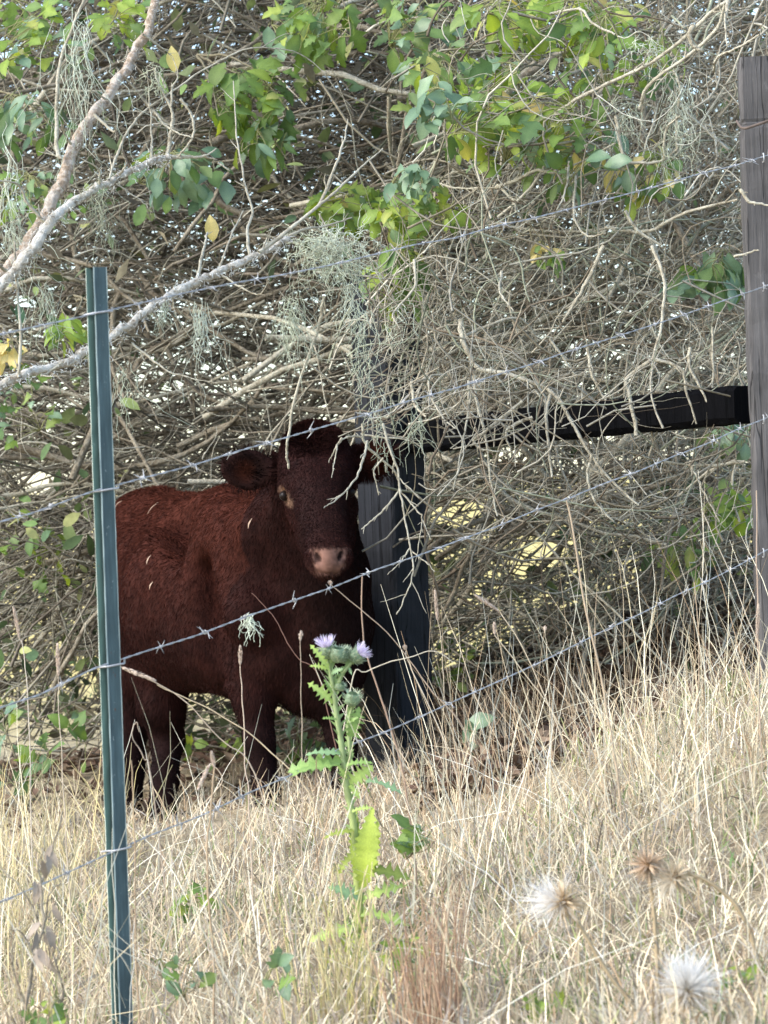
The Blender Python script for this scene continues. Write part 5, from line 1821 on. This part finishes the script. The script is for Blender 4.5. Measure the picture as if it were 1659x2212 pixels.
def head(pt, direction, r, florets, seed, d=TD):
    c = P(*q3(*pt), d)
    ax = nrm(np.array(direction, float))
    e1 = nrm(np.cross(ax, [0.1, 1, 0.05]))
    e2 = np.cross(ax, e1)
    rr = np.random.default_rng(seed)
    g = Geo()
    # bulb
    prof = [(-1.0, .15), (-.8, .55), (-.4, .9), (0, 1.0), (.45, .86), (.8, .6)]
    ang = np.arange(12) * 2 * math.pi / 12
    V = [c + ax * h * r + (e1 * math.cos(a) + e2 * math.sin(a)) * w * r for h, w in prof for a in ang]
    Qf = [(i * 12 + j, i * 12 + (j + 1) % 12, (i + 1) * 12 + (j + 1) % 12, (i + 1) * 12 + j) for i in range(5) for j in range(12)]
    g.add(V, Qf, col=(0.24, 0.32, 0.19))
    n = 110
    h = rr.uniform(-.9, .75, n)
    w = np.interp(h, [p_[0] for p_ in prof], [p_[1] for p_ in prof])
    a = rr.uniform(0, 6.28, n)
    rad_ = np.cos(a)[:, None] * e1 + np.sin(a)[:, None] * e2
    st = c + ax * (h * r)[:, None] + rad_ * (w * r)[:, None]
    dirn = nrm(rad_ * .8 + ax * (.5 + .5 * rr.random((n, 1))) + rr.normal(0, .2, (n, 3)))
    L = r * (.45 + .4 * rr.random((n, 1)))
    V, Qf = strips(np.stack([st, st + dirn * L * .5, st + dirn * L], 1), np.tile([r * .22, r * .12, r * .02], (n, 1)), nrm(np.cross(dirn, rad_ + .01)))
    g.add(V, Qf, col=np.repeat(np.array([.42, .48, .32]) * (0.7 + .6 * rr.random((n, 1))), 6, 0))
    hd_ = obj('flower_head', g.mesh('flower_head', M_THISTLE), th)
    if florets:
        g = Geo()
        n = florets
        a = rr.uniform(0, 6.28, n)
        q = np.sqrt(rr.random(n))
        rad_ = np.cos(a)[:, None] * e1 + np.sin(a)[:, None] * e2
        st = c + ax * r * .65 + rad_ * (q * r * .55)[:, None]
        dirn = nrm(ax + rad_ * (q * .85)[:, None] + rr.normal(0, .1, (n, 3)))
        L = r * (1.0 + .6 * rr.random((n, 1)))
        V, Qf = strips(np.stack([st, st + dirn * L * .6, st + dirn * L], 1), np.tile([r * .07, r * .09, r * .03], (n, 1)), nrm(np.cross(dirn, rr.normal(0, 1, (n, 3)))))
        colf = np.array([(.60, .50, .68), (.74, .66, .80), (.84, .79, .87)])[rr.integers(0, 3, n)]
        g.add(V, Qf, col=np.repeat(colf, 6, 0))
        obj('florets', g.mesh('florets', M_SEED), hd_)


head((372, 268), (-.25, -.3, 1), .0145, 130, 1)
head((440, 290), (.1, -.2, 1), .015, 0, 2, TD - .01)
head((572, 300), (.8, -.4, .6), .0135, 110, 3)
head((490, 300), (.3, -.5, .8), .014, 0, 4, TD + .01)
head((545, 610), (.2, -.4, 1), .014, 0, 5, TD - .02)
head((455, 520), (.6, -.3, .8), .009, 0, 6)

TL = [leaf_mesh('thistle_leaf', M_THISTLE, 'thistle', s) for s in range(4)]
TY = [leaf_mesh('thistle_leaf', M_THISTLE, 'toothed', s) for s in range(4)]


def recol(me, c, nm):
    m2 = me.copy()
    n_ = len(m2.vertices)
    base = np.zeros(n_ * 4, np.float32)
    m2.color_attributes['col'].data.foreach_get('color', base)
    base = base.reshape(-1, 4)
    base[:, :3] *= np.array(c)
    m2.color_attributes['col'].data.foreach_set('color', base.ravel())
    return m2


GL, YL, OL, BL = (0.20, 0.31, 0.09), (0.36, 0.44, 0.075), (0.24, 0.29, 0.06), (0.22, 0.34, 0.17)
VARI = {k: [recol(m, c, k) for m in (TY if k == 'y' else TL)] for k, c in (('g', GL), ('y', YL), ('o', OL), ('b', BL), ('l', (0.34, 0.45, 0.12)))}


def tleaf(a, b, s, key, nh=(0, -.8, .6), d=TD, i=0):
    p, q = P(*q3(*a), d), P(*q3(*b), d - .012)
    L = np.linalg.norm(q - p)
    M = frame(p, q - p, nh, L) @ Matrix.Diagonal((1, s, 1, 1))
    obj('leaf', VARI[key][i % 4], th, M)


for i, (a, b, s, key, nh) in enumerate([
    ((408, 640), (225, 490), .9, 'l', (0, -.9, .5)), ((400, 560), (350, 470), .9, 'g', (0, -.8, .6)), ((435, 760), (340, 735), .9, 'g', (0, -.7, .7)),
    ((528, 880), (600, 675), 1.3, 'g', (.3, -.9, .2)), ((520, 780), (590, 740), 1.0, 'g', (0, -.8, .5)), ((530, 860), (605, 885), .9, 'g', (0, -.6, .8)),
    ((470, 1060), (80, 1085), 1.0, 'g', (0, -.75, .65)), ((465, 1010), (215, 985), .8, 'b', (0, -.6, .8)), ((470, 1090), (100, 1160), .7, 'g', (0, -.5, .8)),
    ((500, 1090), (690, 1050), .9, 'g', (0, -.6, .8)), ((520, 1220), (685, 1095), 1.5, 'l', (.2, -.95, .2)), ((525, 1230), (600, 1320), 1.2, 'l', (.2, -.9, .4)), ((505, 1180), (440, 1090), 1.0, 'l', (0, -.9, .4)),
    ((380, 395), (245, 360), .9, 'l', (0, -.8, .6)), ((370, 380), (255, 220), .7, 'l', (0, -.9, .4)), ((520, 380), (540, 430), .9, 'b', (0, -.9, .2)), ((395, 430), (480, 390), 1.2, 'b', (0, -.8, .5)),
    ((545, 1420), (690, 1380), .7, 'l', (0, -.7, .6)), ((640, 1200), (915, 1250), .7, 'b', (0, -.5, .85)),
    ((625, 1970), (685, 1400), .85, 'y', (-.1, -.97, .15)), ((600, 1930), (735, 1500), .8, 'y', (.2, -.95, .2)), ((585, 1880), (545, 1440), .6, 'y', (-.2, -.9, .2)),
    ((600, 1840), (965, 1860), .9, 'o', (0, -.7, .7)), ((560, 1560), (340, 1590), .8, 'o', (0, -.6, .8)), ((590, 2050), (370, 1960), 1.1, 'b', (0, -.8, .6)),
    ((600, 2060), (930, 1930), .7, 'l', (0, -.8, .5)), ((600, 2150), (960, 2200), .7, 'l', (0, -.7, .6)), ((590, 2250), (230, 2330), .9, 'l', (0, -.8, .5)), ((600, 2300), (700, 2650), .9, 'l', (0, -.9, .4)), ((590, 2280), (330, 2560), .9, 'y', (0, -.9, .4)),
    ((560, 1700), (440, 1860), .8, 'o', (0, -.8, .5))]):
    tleaf(a, b, s, key, nh, TD - .004 * (i % 5), i)


# ------------------------------------------------------------------ thistles gone to seed
def q8(x, y):
    return 829.5 + x / 2, 1614.6 + y / 2


def seedhead(label, pt, direction, r, d, stempts, fluff, bract, seed, nf=330):
    c = P(*q8(*pt), d)
    pl = [P(*q8(*s_), d) for s_ in stempts]
    t = thing('dried_thistle', label, 'seed head', pl[-1], 'thistles gone to seed in the foreground')
    path = wobble(smooth_path([c] + pl, 30), .0008)
    V, Qf = tubes(path, np.linspace(.0028, .0034, 30), 6)
    g = Geo()
    g.add(V, Qf, col=(0.40, 0.31, 0.19))
    rr = np.random.default_rng(seed)
    for k in range(6, 29):
        o_ = nrm(rr.normal(0, 1, 3)) * .012
        tq = nrm(path[k] - path[k - 1]) * .004
        g.add(np.array([path[k] - tq, path[k] + tq, path[k] + o_]), T=[(0, 1, 2)], col=(.46, .37, .22))
    obj('stem', g.mesh('stem', M_GRASS), t)
    ax = nrm(np.array(direction, float))
    # bracts
    g = Geo()
    n = 150
    dirn = nrm(rr.normal(0, 1, (n, 3)) + ax * .15)
    st = c + dirn * r * .12
    L = r * (.55 + .35 * rr.random((n, 1)))
    V, Qf = strips(np.stack([st, st + dirn * L * .6, st + dirn * L], 1), np.tile([r * .10, r * .07, r * .015], (n, 1)), nrm(np.cross(dirn, rr.normal(0, 1, (n, 3)))))
    g.add(V, Qf, col=np.repeat(np.array(bract) * (0.7 + .5 * rr.random((n, 1))), 6, 0))
    V, Qf, T = ball(c - ax * r * .08, r * .26, 10)
    g.add(V, Qf, T, col=(.26, .17, .09))
    obj('bracts', g.mesh('bracts', M_SEED), t)
    if fluff:
        g = Geo()
        n = int(nf * 1.7)
        dirn = nrm(rr.normal(0, .62, (n, 3)) + ax)
        st = c + ax * r * .2 + dirn * r * .1
        L = r * (.55 + .6 * rr.random((n, 1)))
        bend = rr.normal(0, .32, (n, 3)) * r
        V, Qf = strips(np.stack([st, st + dirn * L * .5 + bend * .5, st + dirn * L + bend], 1), np.tile([r * .013, r * .02, r * .012], (n, 1)), nrm(np.cross(dirn, rr.normal(0, 1, (n, 3)))))
        g.add(V, Qf, col=np.repeat(np.array(fluff) * (0.85 + .2 * rr.random((n, 1))), 6, 0))
        obj('fluff', g.mesh('fluff', M_SEED), t)


seedhead('seed head with white down on one side and tan bracts, right foreground', (780, 665), (-1, -.25, .15), .040, 4.35, [(830, 745), (950, 950), (1060, 1090), (1110, 1200), (1140, 1300)], (.86, .82, .76), (.66, .52, .34), 1, 220)
seedhead('small brown withered seed head right of the white-sided one', (1140, 505), (-.5, -.4, .7), .036, 4.5, [(1150, 560), (1165, 720), (1178, 880), (1190, 1100)], None, (.56, .42, .29), 2)
seedhead('cream open seed head on a long stem bending right', (1255, 560), (-.7, -.5, -.3), .034, 4.5, [(1300, 540), (1400, 580), (1520, 680), (1600, 850), (1640, 1100)], (.80, .72, .58), (.62, .50, .34), 3, 120)
seedhead('big white fluffy seed head in the lower right corner', (1305, 1065), (.05, -.5, .85), .040, 4.05, [(1250, 1130), (1200, 1200), (1180, 1330)], (.80, .78, .74), (.60, .50, .36), 4, 520)
